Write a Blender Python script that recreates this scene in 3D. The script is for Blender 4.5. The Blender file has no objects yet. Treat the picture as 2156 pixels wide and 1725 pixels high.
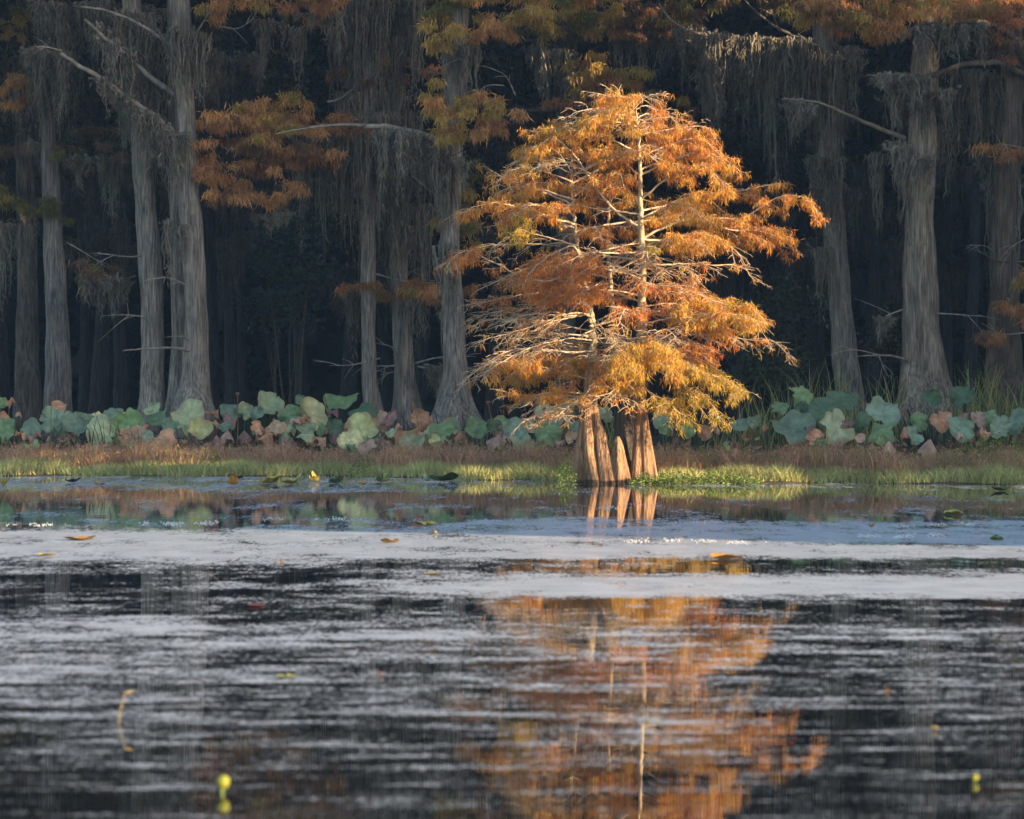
import bpy, math, random
import numpy as np
from mathutils import Vector

rng = np.random.default_rng(7)
random.seed(7)
SC = bpy.context.scene
COL = SC.collection
CAMH, FPX, CX, CY = 1.4136, 6600.0, 1078.0, 862.5     # survey camera: height and focal length (pixels of the 2156 px wide print)


def P(px, py, d):
    """a spot in the print at distance d metres -> world point"""
    return np.array([(px - CX) * d / FPX, d, CAMH - (py - CY) * d / FPX])


def K(x, y):
    """coordinates measured in the enlargement of the lit tree -> print pixels"""
    return (900 + x * 0.41744) / 1.01206, (150 + y * 0.41744) / 1.01206


def lin(r, g, b):
    f = lambda c: (c / 255 / 12.92) if c / 255 <= 0.04045 else ((c / 255 + 0.055) / 1.055) ** 2.4
    return np.array([f(r), f(g), f(b)])


def smooth(a, b, x):
    t = np.clip((x - a) / (b - a), 0, 1)
    return t * t * (3 - 2 * t)


# ------------------------------------------------------------------ mesh builder
class MB:
    def __init__(s):
        s.v, s.c, s.q, s.t, s.n = [], [], [], [], 0

    def add(s, v, col, quads=None, tris=None):
        v = np.asarray(v, float).reshape(-1, 3)
        c = np.asarray(col, float)
        if c.ndim == 1:
            c = np.tile(c, (len(v), 1))
        s.v.append(v)
        s.c.append(c)
        if quads is not None and len(quads):
            s.q.append(np.asarray(quads).reshape(-1, 4) + s.n)
        if tris is not None and len(tris):
            s.t.append(np.asarray(tris).reshape(-1, 3) + s.n)
        s.n += len(v)

    def build(s, name, mat, parent=None, smoothed=True, loc=None):
        V = np.concatenate(s.v) if s.v else np.zeros((0, 3))
        C = np.concatenate(s.c) if s.c else np.zeros((0, 3))
        if loc is not None:
            V = V - np.asarray(loc)
        Q = np.concatenate(s.q) if s.q else np.zeros((0, 4), int)
        T = np.concatenate(s.t) if s.t else np.zeros((0, 3), int)
        me = bpy.data.meshes.new(name)
        me.vertices.add(len(V))
        me.vertices.foreach_set('co', V.astype(np.float32).ravel())
        loops = np.concatenate([Q.ravel(), T.ravel()]).astype(np.int32)
        tot = np.concatenate([np.full(len(Q), 4), np.full(len(T), 3)]).astype(np.int32)
        st = np.concatenate([[0], np.cumsum(tot)[:-1]]).astype(np.int32)
        me.loops.add(len(loops))
        me.loops.foreach_set('vertex_index', loops)
        me.polygons.add(len(tot))
        me.polygons.foreach_set('loop_start', st)
        me.polygons.foreach_set('loop_total', tot)
        me.polygons.foreach_set('use_smooth', np.full(len(tot), smoothed))
        at = me.color_attributes.new('Col', 'FLOAT_COLOR', 'POINT')
        at.data.foreach_set('color', np.c_[C, np.ones(len(C))].astype(np.float32).ravel())
        me.update(calc_edges=True)
        me.materials.append(mat)
        o = bpy.data.objects.new(name, me)
        COL.objects.link(o)
        if parent is not None:
            o.parent = parent
        return o


def tag(o, label=None, cat=None, group=None, kind=None):
    for k, v in (('label', label), ('category', cat), ('group', group), ('kind', kind)):
        if v:
            o[k] = v
    return o


def empty(name, loc, label, cat, group=None):
    o = bpy.data.objects.new(name, None)
    COL.objects.link(o)
    o.location = loc
    o.empty_display_size = 0.2
    return tag(o, label, cat, group)


def spline(pts, n):
    p = np.asarray(pts, float)
    if len(p) < 3:
        t = np.linspace(0, 1, n)[:, None]
        return p[0] * (1 - t) + p[-1] * t
    e = np.vstack([2 * p[0] - p[1], p, 2 * p[-1] - p[-2]])
    seg = np.linalg.norm(np.diff(p, axis=0), axis=1)
    s = np.concatenate([[0], np.cumsum(seg)])
    u = np.linspace(0, s[-1], n)
    i = np.clip(np.searchsorted(s, u, side='right') - 1, 0, len(seg) - 1)
    t = ((u - s[i]) / np.maximum(seg[i], 1e-9))[:, None]
    a, b, c, d = e[i], e[i + 1], e[i + 2], e[i + 3]
    return 0.5 * (2 * b + (c - a) * t + (2 * a - 5 * b + 4 * c - d) * t ** 2 + (3 * b - a - 3 * c + d) * t ** 3)


def unit(v):
    v = np.asarray(v, float)
    return v / np.maximum(np.linalg.norm(v, axis=-1, keepdims=True), 1e-9)


def tube(mb, pts, rad, sides, col, cap=False):
    pts = np.asarray(pts, float)
    n = len(pts)
    rad = np.broadcast_to(np.asarray(rad, float), (n,))
    t = unit(np.gradient(pts, axis=0))
    ref = np.array([0.0, 0.0, 1.0]) if abs(t[0, 2]) < 0.85 else np.array([1.0, 0.0, 0.0])
    a = unit(np.cross(t, ref))
    b = np.cross(t, a)
    th = np.arange(sides) * 2 * np.pi / sides
    V = pts[:, None] + rad[:, None, None] * (np.cos(th)[None, :, None] * a[:, None] + np.sin(th)[None, :, None] * b[:, None])
    i = np.arange(n - 1)[:, None] * sides
    j = np.arange(sides)[None, :]
    j2 = (j + 1) % sides
    q = np.stack([i + j, i + j2, i + sides + j2, i + sides + j], -1)
    c = np.asarray(col, float)
    if c.ndim == 2:
        c = np.repeat(c, sides, axis=0)
    mb.add(V.reshape(-1, 3), c, q.reshape(-1, 4))


def kites(mb, p, d, ln, w, col, spread=0.4):
    """many slim leaf-shaped faces: root p, direction d, length ln, width w"""
    n = len(p)
    r = rng.normal(size=(n, 3))
    s = unit(np.cross(d, r)) * (w[:, None] * 0.5)
    m = p + d * (ln * spread)[:, None]
    V = np.stack([p, m + s, p + d * ln[:, None], m - s], 1).reshape(-1, 3)
    q = np.arange(n * 4).reshape(-1, 4)
    mb.add(V, np.repeat(col, 4, axis=0), q)


# ------------------------------------------------------------------ materials
def nodes_of(name):
    m = bpy.data.materials.new(name)
    m.use_nodes = True
    nt = m.node_tree
    nt.nodes.clear()
    N = lambda t, **k: _n(nt, t, k)
    return m, nt, N, nt.links.new


def _n(nt, t, k):
    n = nt.nodes.new(t)
    for a, b in k.items():
        setattr(n, a, b)
    return n


def math_node(nt, op, a, b=None, clamp=False):
    n = nt.nodes.new('ShaderNodeMath')
    n.operation = op
    n.use_clamp = clamp
    for i, x in enumerate((a, b)):
        if x is None:
            continue
        if isinstance(x, (int, float)):
            n.inputs[i].default_value = x
        else:
            nt.links.new(x, n.inputs[i])
    return n.outputs[0]


def veg_mat(name, rough=0.6, transl=0.0, var=0.25, scale=6.0, spec=0.25):
    m, nt, N, L = nodes_of(name)
    out = N('ShaderNodeOutputMaterial')
    at = N('ShaderNodeAttribute', attribute_name='Col')
    geo = N('ShaderNodeNewGeometry')
    no = N('ShaderNodeTexNoise')
    no.inputs['Scale'].default_value = scale
    no.inputs['Detail'].default_value = 3
    L(geo.outputs['Position'], no.inputs['Vector'])
    mr = N('ShaderNodeMapRange')
    mr.inputs[1].default_value, mr.inputs[2].default_value = 0.25, 0.75
    mr.inputs[3].default_value, mr.inputs[4].default_value = 1 - var, 1 + var
    L(no.outputs['Fac'], mr.inputs[0])
    mx = N('ShaderNodeMix', data_type='RGBA', blend_type='MULTIPLY')
    mx.inputs[0].default_value = 1
    L(at.outputs['Color'], mx.inputs[6])
    L(mr.outputs[0], mx.inputs[7])
    pb = N('ShaderNodeBsdfPrincipled')
    pb.inputs['Roughness'].default_value = rough
    pb.inputs['Specular IOR Level'].default_value = spec
    L(mx.outputs[2], pb.inputs['Base Color'])
    if transl > 0:
        tr = N('ShaderNodeBsdfTranslucent')
        L(mx.outputs[2], tr.inputs['Color'])
        ms = N('ShaderNodeMixShader')
        ms.inputs[0].default_value = transl
        L(pb.outputs[0], ms.inputs[1])
        L(tr.outputs[0], ms.inputs[2])
        L(ms.outputs[0], out.inputs['Surface'])
    else:
        L(pb.outputs[0], out.inputs['Surface'])
    return m


def bark_mat(name, var=0.7, wet=True):
    """fibrous bark: fine vertical strips, blotches and a dark wet band at the waterline"""
    m, nt, N, L = nodes_of(name)
    out = N('ShaderNodeOutputMaterial')
    at = N('ShaderNodeAttribute', attribute_name='Col')
    tc = N('ShaderNodeTexCoord')
    mp = N('ShaderNodeMapping')
    mp.inputs['Scale'].default_value = (16, 16, 0.9)
    L(tc.outputs['Object'], mp.inputs['Vector'])
    n1 = N('ShaderNodeTexNoise')
    n1.inputs['Scale'].default_value = 1.6
    n1.inputs['Detail'].default_value = 6
    n1.inputs['Roughness'].default_value = 0.65
    L(mp.outputs[0], n1.inputs['Vector'])
    n2 = N('ShaderNodeTexNoise')
    n2.inputs['Scale'].default_value = 1.5
    n2.inputs['Detail'].default_value = 6
    n2.inputs['Roughness'].default_value = 0.62
    mp2 = N('ShaderNodeMapping')
    mp2.inputs['Scale'].default_value = (2.6, 2.6, 0.8)
    L(tc.outputs['Object'], mp2.inputs['Vector'])
    L(mp2.outputs[0], n2.inputs['Vector'])
    f1 = N('ShaderNodeMapRange')
    f1.inputs[1].default_value, f1.inputs[2].default_value = 0.33, 0.68
    f1.inputs[3].default_value, f1.inputs[4].default_value = 1 - var, 1 + var
    L(n1.outputs['Fac'], f1.inputs[0])
    f2 = N('ShaderNodeMapRange')
    f2.inputs[1].default_value, f2.inputs[2].default_value = 0.3, 0.7
    f2.inputs[3].default_value, f2.inputs[4].default_value = 0.5, 1.45
    L(n2.outputs['Fac'], f2.inputs[0])
    k = math_node(nt, 'MULTIPLY', f1.outputs[0], f2.outputs[0])
    mx = N('ShaderNodeMix', data_type='RGBA', blend_type='MULTIPLY')
    mx.inputs[0].default_value = 1
    L(at.outputs['Color'], mx.inputs[6])
    L(k, mx.inputs[7])
    pb = N('ShaderNodeBsdfPrincipled')
    pb.inputs['Roughness'].default_value = 0.85
    pb.inputs['Specular IOR Level'].default_value = 0.2
    L(mx.outputs[2], pb.inputs['Base Color'])
    bp = N('ShaderNodeBump')
    bp.inputs['Strength'].default_value = 1.0
    bp.inputs['Distance'].default_value = 0.05
    L(n1.outputs['Fac'], bp.inputs['Height'])
    L(bp.outputs[0], pb.inputs['Normal'])
    L(pb.outputs[0], out.inputs['Surface'])
    return m


M_bark = bark_mat('cypress_bark')
M_twig = veg_mat('twig_bark', 0.8, 0, 0.3, 5)
M_needle = veg_mat('cypress_needles', 0.6, 0.45, 0.2, 3)
M_moss = veg_mat('hanging_moss', 0.95, 0.15, 0.35, 4, 0.05)
M_lotus = veg_mat('lotus_blade', 0.5, 0.25, 0.14, 9, 0.3)
M_stalk = veg_mat('plant_stalk', 0.6, 0, 0.2, 8)
M_grass = veg_mat('marsh_grass', 0.6, 0.3, 0.3, 1.2, 0.2)
M_leaf = veg_mat('green_leaf', 0.5, 0.3, 0.25, 4, 0.3)
M_pad = veg_mat('lily_pad', 0.45, 0.2, 0.3, 25, 0.35)


def soil_mat():
    m, nt, N, L = nodes_of('wet_soil')
    out = N('ShaderNodeOutputMaterial')
    geo = N('ShaderNodeNewGeometry')
    no = N('ShaderNodeTexNoise')
    no.inputs['Scale'].default_value = 2.5
    no.inputs['Detail'].default_value = 8
    L(geo.outputs['Position'], no.inputs['Vector'])
    cr = N('ShaderNodeValToRGB')
    cr.color_ramp.elements[0].position, cr.color_ramp.elements[1].position = 0.35, 0.7
    cr.color_ramp.elements[0].color = (0.02, 0.016, 0.011, 1)
    cr.color_ramp.elements[1].color = (0.075, 0.06, 0.032, 1)
    L(no.outputs['Fac'], cr.inputs[0])
    pb = N('ShaderNodeBsdfPrincipled')
    pb.inputs['Roughness'].default_value = 0.9
    L(cr.outputs[0], pb.inputs['Base Color'])
    L(pb.outputs[0], out.inputs['Surface'])
    return m


def water_mat():
    """still dark swamp water; long rafts of pale scum and pollen lie on it in streaks that follow the shore"""
    m, nt, N, L = nodes_of('swamp_water')
    out = N('ShaderNodeOutputMaterial')
    geo = N('ShaderNodeNewGeometry')
    sp = N('ShaderNodeSeparateXYZ')
    L(geo.outputs['Position'], sp.inputs[0])
    X, Y = sp.outputs[0], sp.outputs[1]
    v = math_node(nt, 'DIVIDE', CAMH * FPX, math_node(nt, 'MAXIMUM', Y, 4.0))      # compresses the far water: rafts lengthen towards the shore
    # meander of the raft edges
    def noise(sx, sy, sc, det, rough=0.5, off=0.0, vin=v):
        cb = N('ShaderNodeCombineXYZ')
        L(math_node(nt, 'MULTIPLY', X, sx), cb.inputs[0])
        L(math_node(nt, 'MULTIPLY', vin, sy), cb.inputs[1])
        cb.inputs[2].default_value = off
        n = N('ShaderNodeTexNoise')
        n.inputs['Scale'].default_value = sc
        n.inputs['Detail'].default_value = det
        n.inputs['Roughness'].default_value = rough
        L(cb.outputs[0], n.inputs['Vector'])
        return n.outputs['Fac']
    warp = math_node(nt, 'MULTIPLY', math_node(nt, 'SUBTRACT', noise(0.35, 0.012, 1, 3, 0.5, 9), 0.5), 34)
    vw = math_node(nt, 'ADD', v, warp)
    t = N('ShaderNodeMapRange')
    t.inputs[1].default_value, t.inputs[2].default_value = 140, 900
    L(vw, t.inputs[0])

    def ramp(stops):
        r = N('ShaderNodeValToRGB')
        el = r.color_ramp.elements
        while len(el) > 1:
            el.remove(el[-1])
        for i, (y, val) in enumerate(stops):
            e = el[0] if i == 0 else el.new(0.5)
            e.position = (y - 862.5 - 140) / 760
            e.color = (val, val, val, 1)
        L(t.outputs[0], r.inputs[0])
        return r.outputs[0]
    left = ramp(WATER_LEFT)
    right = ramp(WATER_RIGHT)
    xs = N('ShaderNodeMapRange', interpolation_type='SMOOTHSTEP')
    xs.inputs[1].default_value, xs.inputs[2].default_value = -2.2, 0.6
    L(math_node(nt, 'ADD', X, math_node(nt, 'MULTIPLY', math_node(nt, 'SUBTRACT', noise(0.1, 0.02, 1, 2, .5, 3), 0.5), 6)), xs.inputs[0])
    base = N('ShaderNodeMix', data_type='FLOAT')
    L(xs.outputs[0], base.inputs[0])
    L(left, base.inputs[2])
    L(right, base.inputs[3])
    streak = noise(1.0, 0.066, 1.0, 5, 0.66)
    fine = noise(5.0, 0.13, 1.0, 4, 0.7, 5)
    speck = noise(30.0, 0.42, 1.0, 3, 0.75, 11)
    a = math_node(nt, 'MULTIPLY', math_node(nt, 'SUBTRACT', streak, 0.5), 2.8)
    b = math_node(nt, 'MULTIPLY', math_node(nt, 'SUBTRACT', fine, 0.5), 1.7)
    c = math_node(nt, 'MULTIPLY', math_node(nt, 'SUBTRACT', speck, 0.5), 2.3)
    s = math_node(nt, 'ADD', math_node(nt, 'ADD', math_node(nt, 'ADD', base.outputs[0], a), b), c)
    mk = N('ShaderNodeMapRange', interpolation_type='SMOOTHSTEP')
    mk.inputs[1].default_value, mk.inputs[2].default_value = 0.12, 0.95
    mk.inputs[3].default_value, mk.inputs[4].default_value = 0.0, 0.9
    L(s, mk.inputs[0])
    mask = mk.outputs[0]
    # clear water
    wt = N('ShaderNodeBsdfPrincipled')
    wt.inputs['Base Color'].default_value = (0.006, 0.008, 0.009, 1)
    wt.inputs['Roughness'].default_value = 0.01
    wt.inputs['IOR'].default_value = 1.33
    rip = N('ShaderNodeTexNoise')
    rip.inputs['Scale'].default_value = 1.0
    rip.inputs['Detail'].default_value = 2
    mp = N('ShaderNodeMapping')
    mp.inputs['Scale'].default_value = (0.5, 3.5, 1)
    L(geo.outputs['Position'], mp.inputs['Vector'])
    L(mp.outputs[0], rip.inputs['Vector'])
    bp = N('ShaderNodeBump')
    bp.inputs['Strength'].default_value = 0.06
    bp.inputs['Distance'].default_value = 0.012
    L(rip.outputs['Fac'], bp.inputs['Height'])
    L(bp.outputs[0], wt.inputs['Normal'])
    # scum film
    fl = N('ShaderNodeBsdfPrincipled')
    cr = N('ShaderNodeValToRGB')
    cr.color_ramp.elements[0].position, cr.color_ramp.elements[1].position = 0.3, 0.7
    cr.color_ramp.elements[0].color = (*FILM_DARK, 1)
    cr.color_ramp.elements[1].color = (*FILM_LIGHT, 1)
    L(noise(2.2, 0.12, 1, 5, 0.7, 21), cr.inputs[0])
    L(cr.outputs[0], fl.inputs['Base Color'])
    fl.inputs['Roughness'].default_value = 0.4
    fl.inputs['Specular IOR Level'].default_value = 0.35
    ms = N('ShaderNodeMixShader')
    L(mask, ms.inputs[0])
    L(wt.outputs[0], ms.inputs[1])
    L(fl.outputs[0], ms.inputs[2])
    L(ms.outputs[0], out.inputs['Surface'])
    return m


HAZE = 0.00034
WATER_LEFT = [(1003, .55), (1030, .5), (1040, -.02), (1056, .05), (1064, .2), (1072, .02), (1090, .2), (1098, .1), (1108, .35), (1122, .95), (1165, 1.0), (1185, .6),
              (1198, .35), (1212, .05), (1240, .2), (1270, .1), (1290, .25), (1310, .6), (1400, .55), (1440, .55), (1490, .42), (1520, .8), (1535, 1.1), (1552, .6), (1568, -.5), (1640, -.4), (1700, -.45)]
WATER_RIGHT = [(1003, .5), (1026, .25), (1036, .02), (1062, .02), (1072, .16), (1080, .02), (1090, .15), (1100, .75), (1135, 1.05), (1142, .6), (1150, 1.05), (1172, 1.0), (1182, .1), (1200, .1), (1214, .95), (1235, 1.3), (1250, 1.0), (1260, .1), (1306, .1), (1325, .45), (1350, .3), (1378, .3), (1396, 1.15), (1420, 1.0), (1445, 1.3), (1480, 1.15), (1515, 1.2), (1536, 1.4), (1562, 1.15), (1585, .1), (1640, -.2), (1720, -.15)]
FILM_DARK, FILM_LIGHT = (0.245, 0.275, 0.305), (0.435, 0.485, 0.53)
M_soil = soil_mat()
M_water = water_mat()

# ------------------------------------------------------------------ light, sky, camera
SUN_AZ, SUN_EL = math.radians(60), math.radians(13)     # from straight behind the camera round to its right
SD = np.array([math.sin(SUN_AZ), -math.cos(SUN_AZ), 0.0])  # towards the sun, level
SL = np.array([math.cos(SUN_AZ), math.sin(SUN_AZ), 0.0])   # across it
w = bpy.data.worlds.new('World')
SC.world = w
w.use_nodes = True
sky = w.node_tree.nodes.new('ShaderNodeTexSky')
sky.sky_type = 'NISHITA'
sky.sun_disc = False
sky.sun_elevation = SUN_EL
sky.sun_rotation = math.pi - SUN_AZ
sky.air_density, sky.dust_density, sky.ozone_density = 1.0, 0.9, 1.0
bg = w.node_tree.nodes['Background']
bg.inputs[1].default_value = 0.13
w.node_tree.links.new(sky.outputs[0], bg.inputs[0])
sun = bpy.data.lights.new('sun', 'SUN')
sun.energy = 4.9
sun.angle = math.radians(0.5)
sun.color = (1.0, 0.71, 0.42)
so = bpy.data.objects.new('sun', sun)
COL.objects.link(so)
Lv = Vector((SD[0] * math.cos(SUN_EL), SD[1] * math.cos(SUN_EL), math.sin(SUN_EL)))
so.rotation_euler = Lv.to_track_quat('Z', 'Y').to_euler()
so.location = (40, -20, 30)
SC.view_settings.view_transform = 'Standard'
SC.view_settings.look = 'None'
SC.view_settings.exposure = 1.87
cam = bpy.data.cameras.new('camera')
cam.sensor_width = 36
cam.lens = 36 * FPX / 2156
cam.clip_end = 3000
cam.dof.use_dof = True
cam.dof.focus_distance = 61
cam.dof.aperture_fstop = cam.lens / 1000 / 0.03
co = bpy.data.objects.new('camera', cam)
COL.objects.link(co)
co.location = (0, 0, CAMH)
co.rotation_euler = (math.pi / 2, 0, 0)
SC.camera = co
SC.render.engine = 'CYCLES'
SC.cycles.use_denoising = True
SC.cycles.max_bounces = 6
SC.cycles.diffuse_bounces = 3
SC.cycles.glossy_bounces = 3
SC.cycles.volume_bounces = 0
SC.cycles.transparent_max_bounces = 4
SC.cycles.sample_clamp_indirect = 4


# ------------------------------------------------------------------ ground and water
def shore(x):
    x = np.asarray(x, float)
    return np.interp(x, [-60, -14, -3.5, -0.5, 2.5, 12, 60], [72, 67.3, 66.0, 63.0, 60.6, 59.0, 56]) + 0.25 * np.sin(x * 1.3) + 0.18 * np.sin(x * 3.1 + 1)


gx = np.concatenate([[-900, -300, -100], np.linspace(-40, 40, 161), [100, 300, 900]])
gy = np.concatenate([[-300, 0, 30], np.linspace(50, 90, 121), [100, 130, 200, 400, 1200]])
GX, GY = np.meshgrid(gx, gy)


def ground_z(x, y):
    d = np.asarray(y) - shore(x)
    z = np.interp(d, [-8, -2, 0, 0.5, 4, 10, 30], [-0.6, -0.3, 0.0, 0.05, 0.12, 0.2, 0.5])
    return z + 0.03 * np.sin(x * 2.1 + y) * np.sin(y * 1.7)


mb = MB()
GZ = ground_z(GX, GY)
nx, ny = len(gx), len(gy)
i, j = np.meshgrid(np.arange(nx - 1), np.arange(ny - 1))
q = np.stack([j * nx + i, j * nx + i + 1, (j + 1) * nx + i + 1, (j + 1) * nx + i], -1).reshape(-1, 4)
mb.add(np.stack([GX, GY, GZ], -1).reshape(-1, 3), np.array([.05, .04, .03]), q)
tag(mb.build('ground', M_soil), 'dark wet bank under the swamp trees', None, None, 'structure')
mb = MB()
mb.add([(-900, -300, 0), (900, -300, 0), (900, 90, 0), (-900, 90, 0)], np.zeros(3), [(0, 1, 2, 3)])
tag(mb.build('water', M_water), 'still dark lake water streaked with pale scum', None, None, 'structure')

# ------------------------------------------------------------------ tree tools
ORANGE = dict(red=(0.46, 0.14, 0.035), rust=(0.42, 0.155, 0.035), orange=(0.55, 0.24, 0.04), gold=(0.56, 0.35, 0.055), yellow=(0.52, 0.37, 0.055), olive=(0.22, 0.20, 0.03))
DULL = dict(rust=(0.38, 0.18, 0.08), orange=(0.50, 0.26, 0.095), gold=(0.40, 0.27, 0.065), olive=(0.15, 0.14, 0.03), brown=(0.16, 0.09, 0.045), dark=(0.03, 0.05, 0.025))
TWIG_PALE = np.array([0.44, 0.35, 0.25])
BARK_GREY = np.array([0.185, 0.163, 0.142])


def trunk_loft(mb, cen, rad, col, flutes=7, flute_amp=None, sides=28, seed=0, twist=0.0):
    r_ = np.random.default_rng(seed)
    cen = np.asarray(cen, float)
    n = len(cen)
    th = np.arange(sides) * 2 * np.pi / sides
    ph = r_.uniform(0, 6.28, 5)
    z = cen[:, 2][:, None]
    amp = np.zeros(n) if flute_amp is None else np.asarray(flute_amp)
    T = th[None, :] + twist * z
    fl = np.abs(np.sin(T * flutes / 2 + ph[0])) ** 0.7 - 0.6 + 0.35 * np.sin(T * 3 + ph[1]) + 0.15 * np.sin(T * 13 + ph[2])
    R = np.asarray(rad)[:, None] * (1 + amp[:, None] * fl + 0.05 * np.sin(T * 3 + 1.3 * z + ph[3]) + 0.04 * np.sin(2.7 * z + T * 2 + ph[4]) + 0.035 * np.sin(5.3 * z + T + ph[1]) + 0.03 * np.sin(T * 7 + .6 * z))
    V = np.stack([cen[:, 0][:, None] + R * np.cos(th), cen[:, 1][:, None] + R * np.sin(th), np.broadcast_to(z, R.shape)], -1)
    i = np.arange(n - 1)[:, None] * sides
    j = np.arange(sides)[None, :]
    j2 = (j + 1) % sides
    q = np.stack([i + j, i + j2, i + sides + j2, i + sides + j], -1)
    c = np.asarray(col, float)
    if c.ndim == 2:
        c = np.repeat(c, sides, 0)
    mb.add(V.reshape(-1, 3), c, q.reshape(-1, 4))


def profile_trunk(mb, prof, d, col, top=17.0, flutes=7, seed=0, base_amp=0.16):
    """prof: rows (py, px, width px) from the base up"""
    pr = sorted([(P(px, py, d)[2], P(px, py, d)[0], wpx * d / FPX / 2) for py, px, wpx in prof])
    z, x, r = map(np.array, zip(*pr))
    zz = np.concatenate([np.linspace(-0.15, min(2.5, top), 26), np.linspace(2.6, top, 60)])
    xx = np.interp(zz, z, x)
    slope = (x[-1] - x[-2]) / (z[-1] - z[-2]) * 0.5
    xx = np.where(zz > z[-1], x[-1] + slope * (zz - z[-1]), xx)
    rr = np.interp(zz, z, r)
    rr = np.where(zz > z[-1], r[-1] * np.clip(1 - (zz - z[-1]) / (top - z[-1] + 3), 0.1, 1), rr)
    k = np.ones(5) / 5
    pad = lambda a: np.convolve(np.pad(a, 2, 'edge'), k, 'valid')
    xx, rr = pad(xx), pad(rr)
    amp = 0.03 + base_amp * np.exp(-np.maximum(zz, 0) / 1.1)
    cen = np.stack([xx, np.full_like(xx, d) + 0.1 * np.sin(zz * 0.7 + seed), zz], 1)
    trunk_loft(mb, cen, rr, col, flutes, amp, 30, seed)
    return cen, rr


def droop_leaves(mb, pts, pal, n_each, ln, wd, jitter=0.05, down=0.75):
    """hanging feathery sprays at pts"""
    pts = np.asarray(pts, float)
    m = len(pts) * n_each
    p = np.repeat(pts, n_each, 0) + rng.normal(size=(m, 3)) * jitter
    d = rng.normal(size=(m, 3)) * 0.45
    d[:, 2] -= down
    d = unit(d)
    pal = np.asarray(pal, float)
    c = pal[rng.integers(0, len(pal), len(pts))] if pal.shape[0] != len(pts) else pal
    c = np.repeat(c, n_each, 0) * rng.uniform(0.72, 1.28, (m, 1))
    kites(mb, p, d, rng.uniform(*ln, m), rng.uniform(*wd, m), c)


def moss_clump(mb, p, length, width, n, col):
    """one hanging beard: long curly strands in the middle, short ones at the sides, fuzzed with fine hairs"""
    p = np.asarray(p, float)
    cc = col * rng.uniform(0.75, 1.2)
    for _ in range(n):
        off = rng.normal()
        L_ = length * math.exp(-0.45 * off * off) * rng.uniform(0.45, 1.05)
        a = p + np.array([off * width, rng.normal() * 0.14, -0.02 + rng.normal() * 0.04])
        k = 9
        t = np.linspace(0, 1, k)
        wob = np.cumsum(rng.normal(size=(k, 2)), 0) * 0.024
        wob += 0.02 * np.sin(t[:, None] * rng.uniform(4, 16) + rng.uniform(0, 6, 2))
        pull = -off * width * 0.55 * t ** 1.3
        pts = a + np.stack([wob[:, 0] + pull, wob[:, 1], -t * L_], 1)
        r0 = rng.uniform(0.014, 0.034)
        r = r0 * (1 - t ** 1.6) * (0.6 + 0.8 * rng.random(k)) + 0.003
        tube(mb, pts, r, 3, cc * rng.uniform(0.8, 1.15))
    m = 9 * n
    t = rng.random(m) ** 1.3
    off = rng.normal(size=m)
    q_ = p + np.stack([off * width * (1.1 - .6 * t), rng.normal(size=m) * .14, -t * length * np.exp(-0.45 * off * off) * .95], 1)
    d = rng.normal(size=(m, 3)) * [.5, .5, .2] - [0, 0, 1]
    kites(mb, q_, unit(d), rng.uniform(.06, .26, m) * (.6 + .4 * min(1, length)), rng.uniform(.01, .03, m), np.tile(cc, (m, 1)) * rng.uniform(.75, 1.2, (m, 1)))


def moss_line(mb, pts, length, step=0.13, width=0.08, n=5, col=None):
    """beards of uneven length strung along a world polyline; length is (start, end)"""
    col = MOSS if col is None else col
    pts = np.asarray(pts)
    L_ = np.linalg.norm(np.diff(pts, axis=0), axis=1).sum()
    s = spline(pts, 40)
    m = max(3, int(L_ / 0.105 * n / 7))
    for _ in range(m):
        u = rng.random()
        p = s[int(u * 39)] + rng.normal(size=3) * [.06, .25, .03]
        le = (length[0] * (1 - u) + length[1] * u) * (0.25 + 1.15 * rng.beta(1.3, 1.8))
        moss_clump(mb, p, le, rng.uniform(.05, .05 + .11 * min(1.5, le)), int(rng.integers(7, 17)), col)


MOSS = np.array([0.165, 0.15, 0.12])


def limb(mb, pts, r0, r1, col, sides=8, n=None):
    s = spline(pts, n or 8 * len(pts))
    k = len(s)
    s = s + np.cumsum(rng.normal(size=s.shape), 0) * r0 * 0.09
    tube(mb, s, np.linspace(r0, r1, k) * rng.uniform(0.93, 1.1, k), sides, np.tile(col, (k, 1)) * rng.uniform(.7, 1.15, (k, 1)))
    return s


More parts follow.
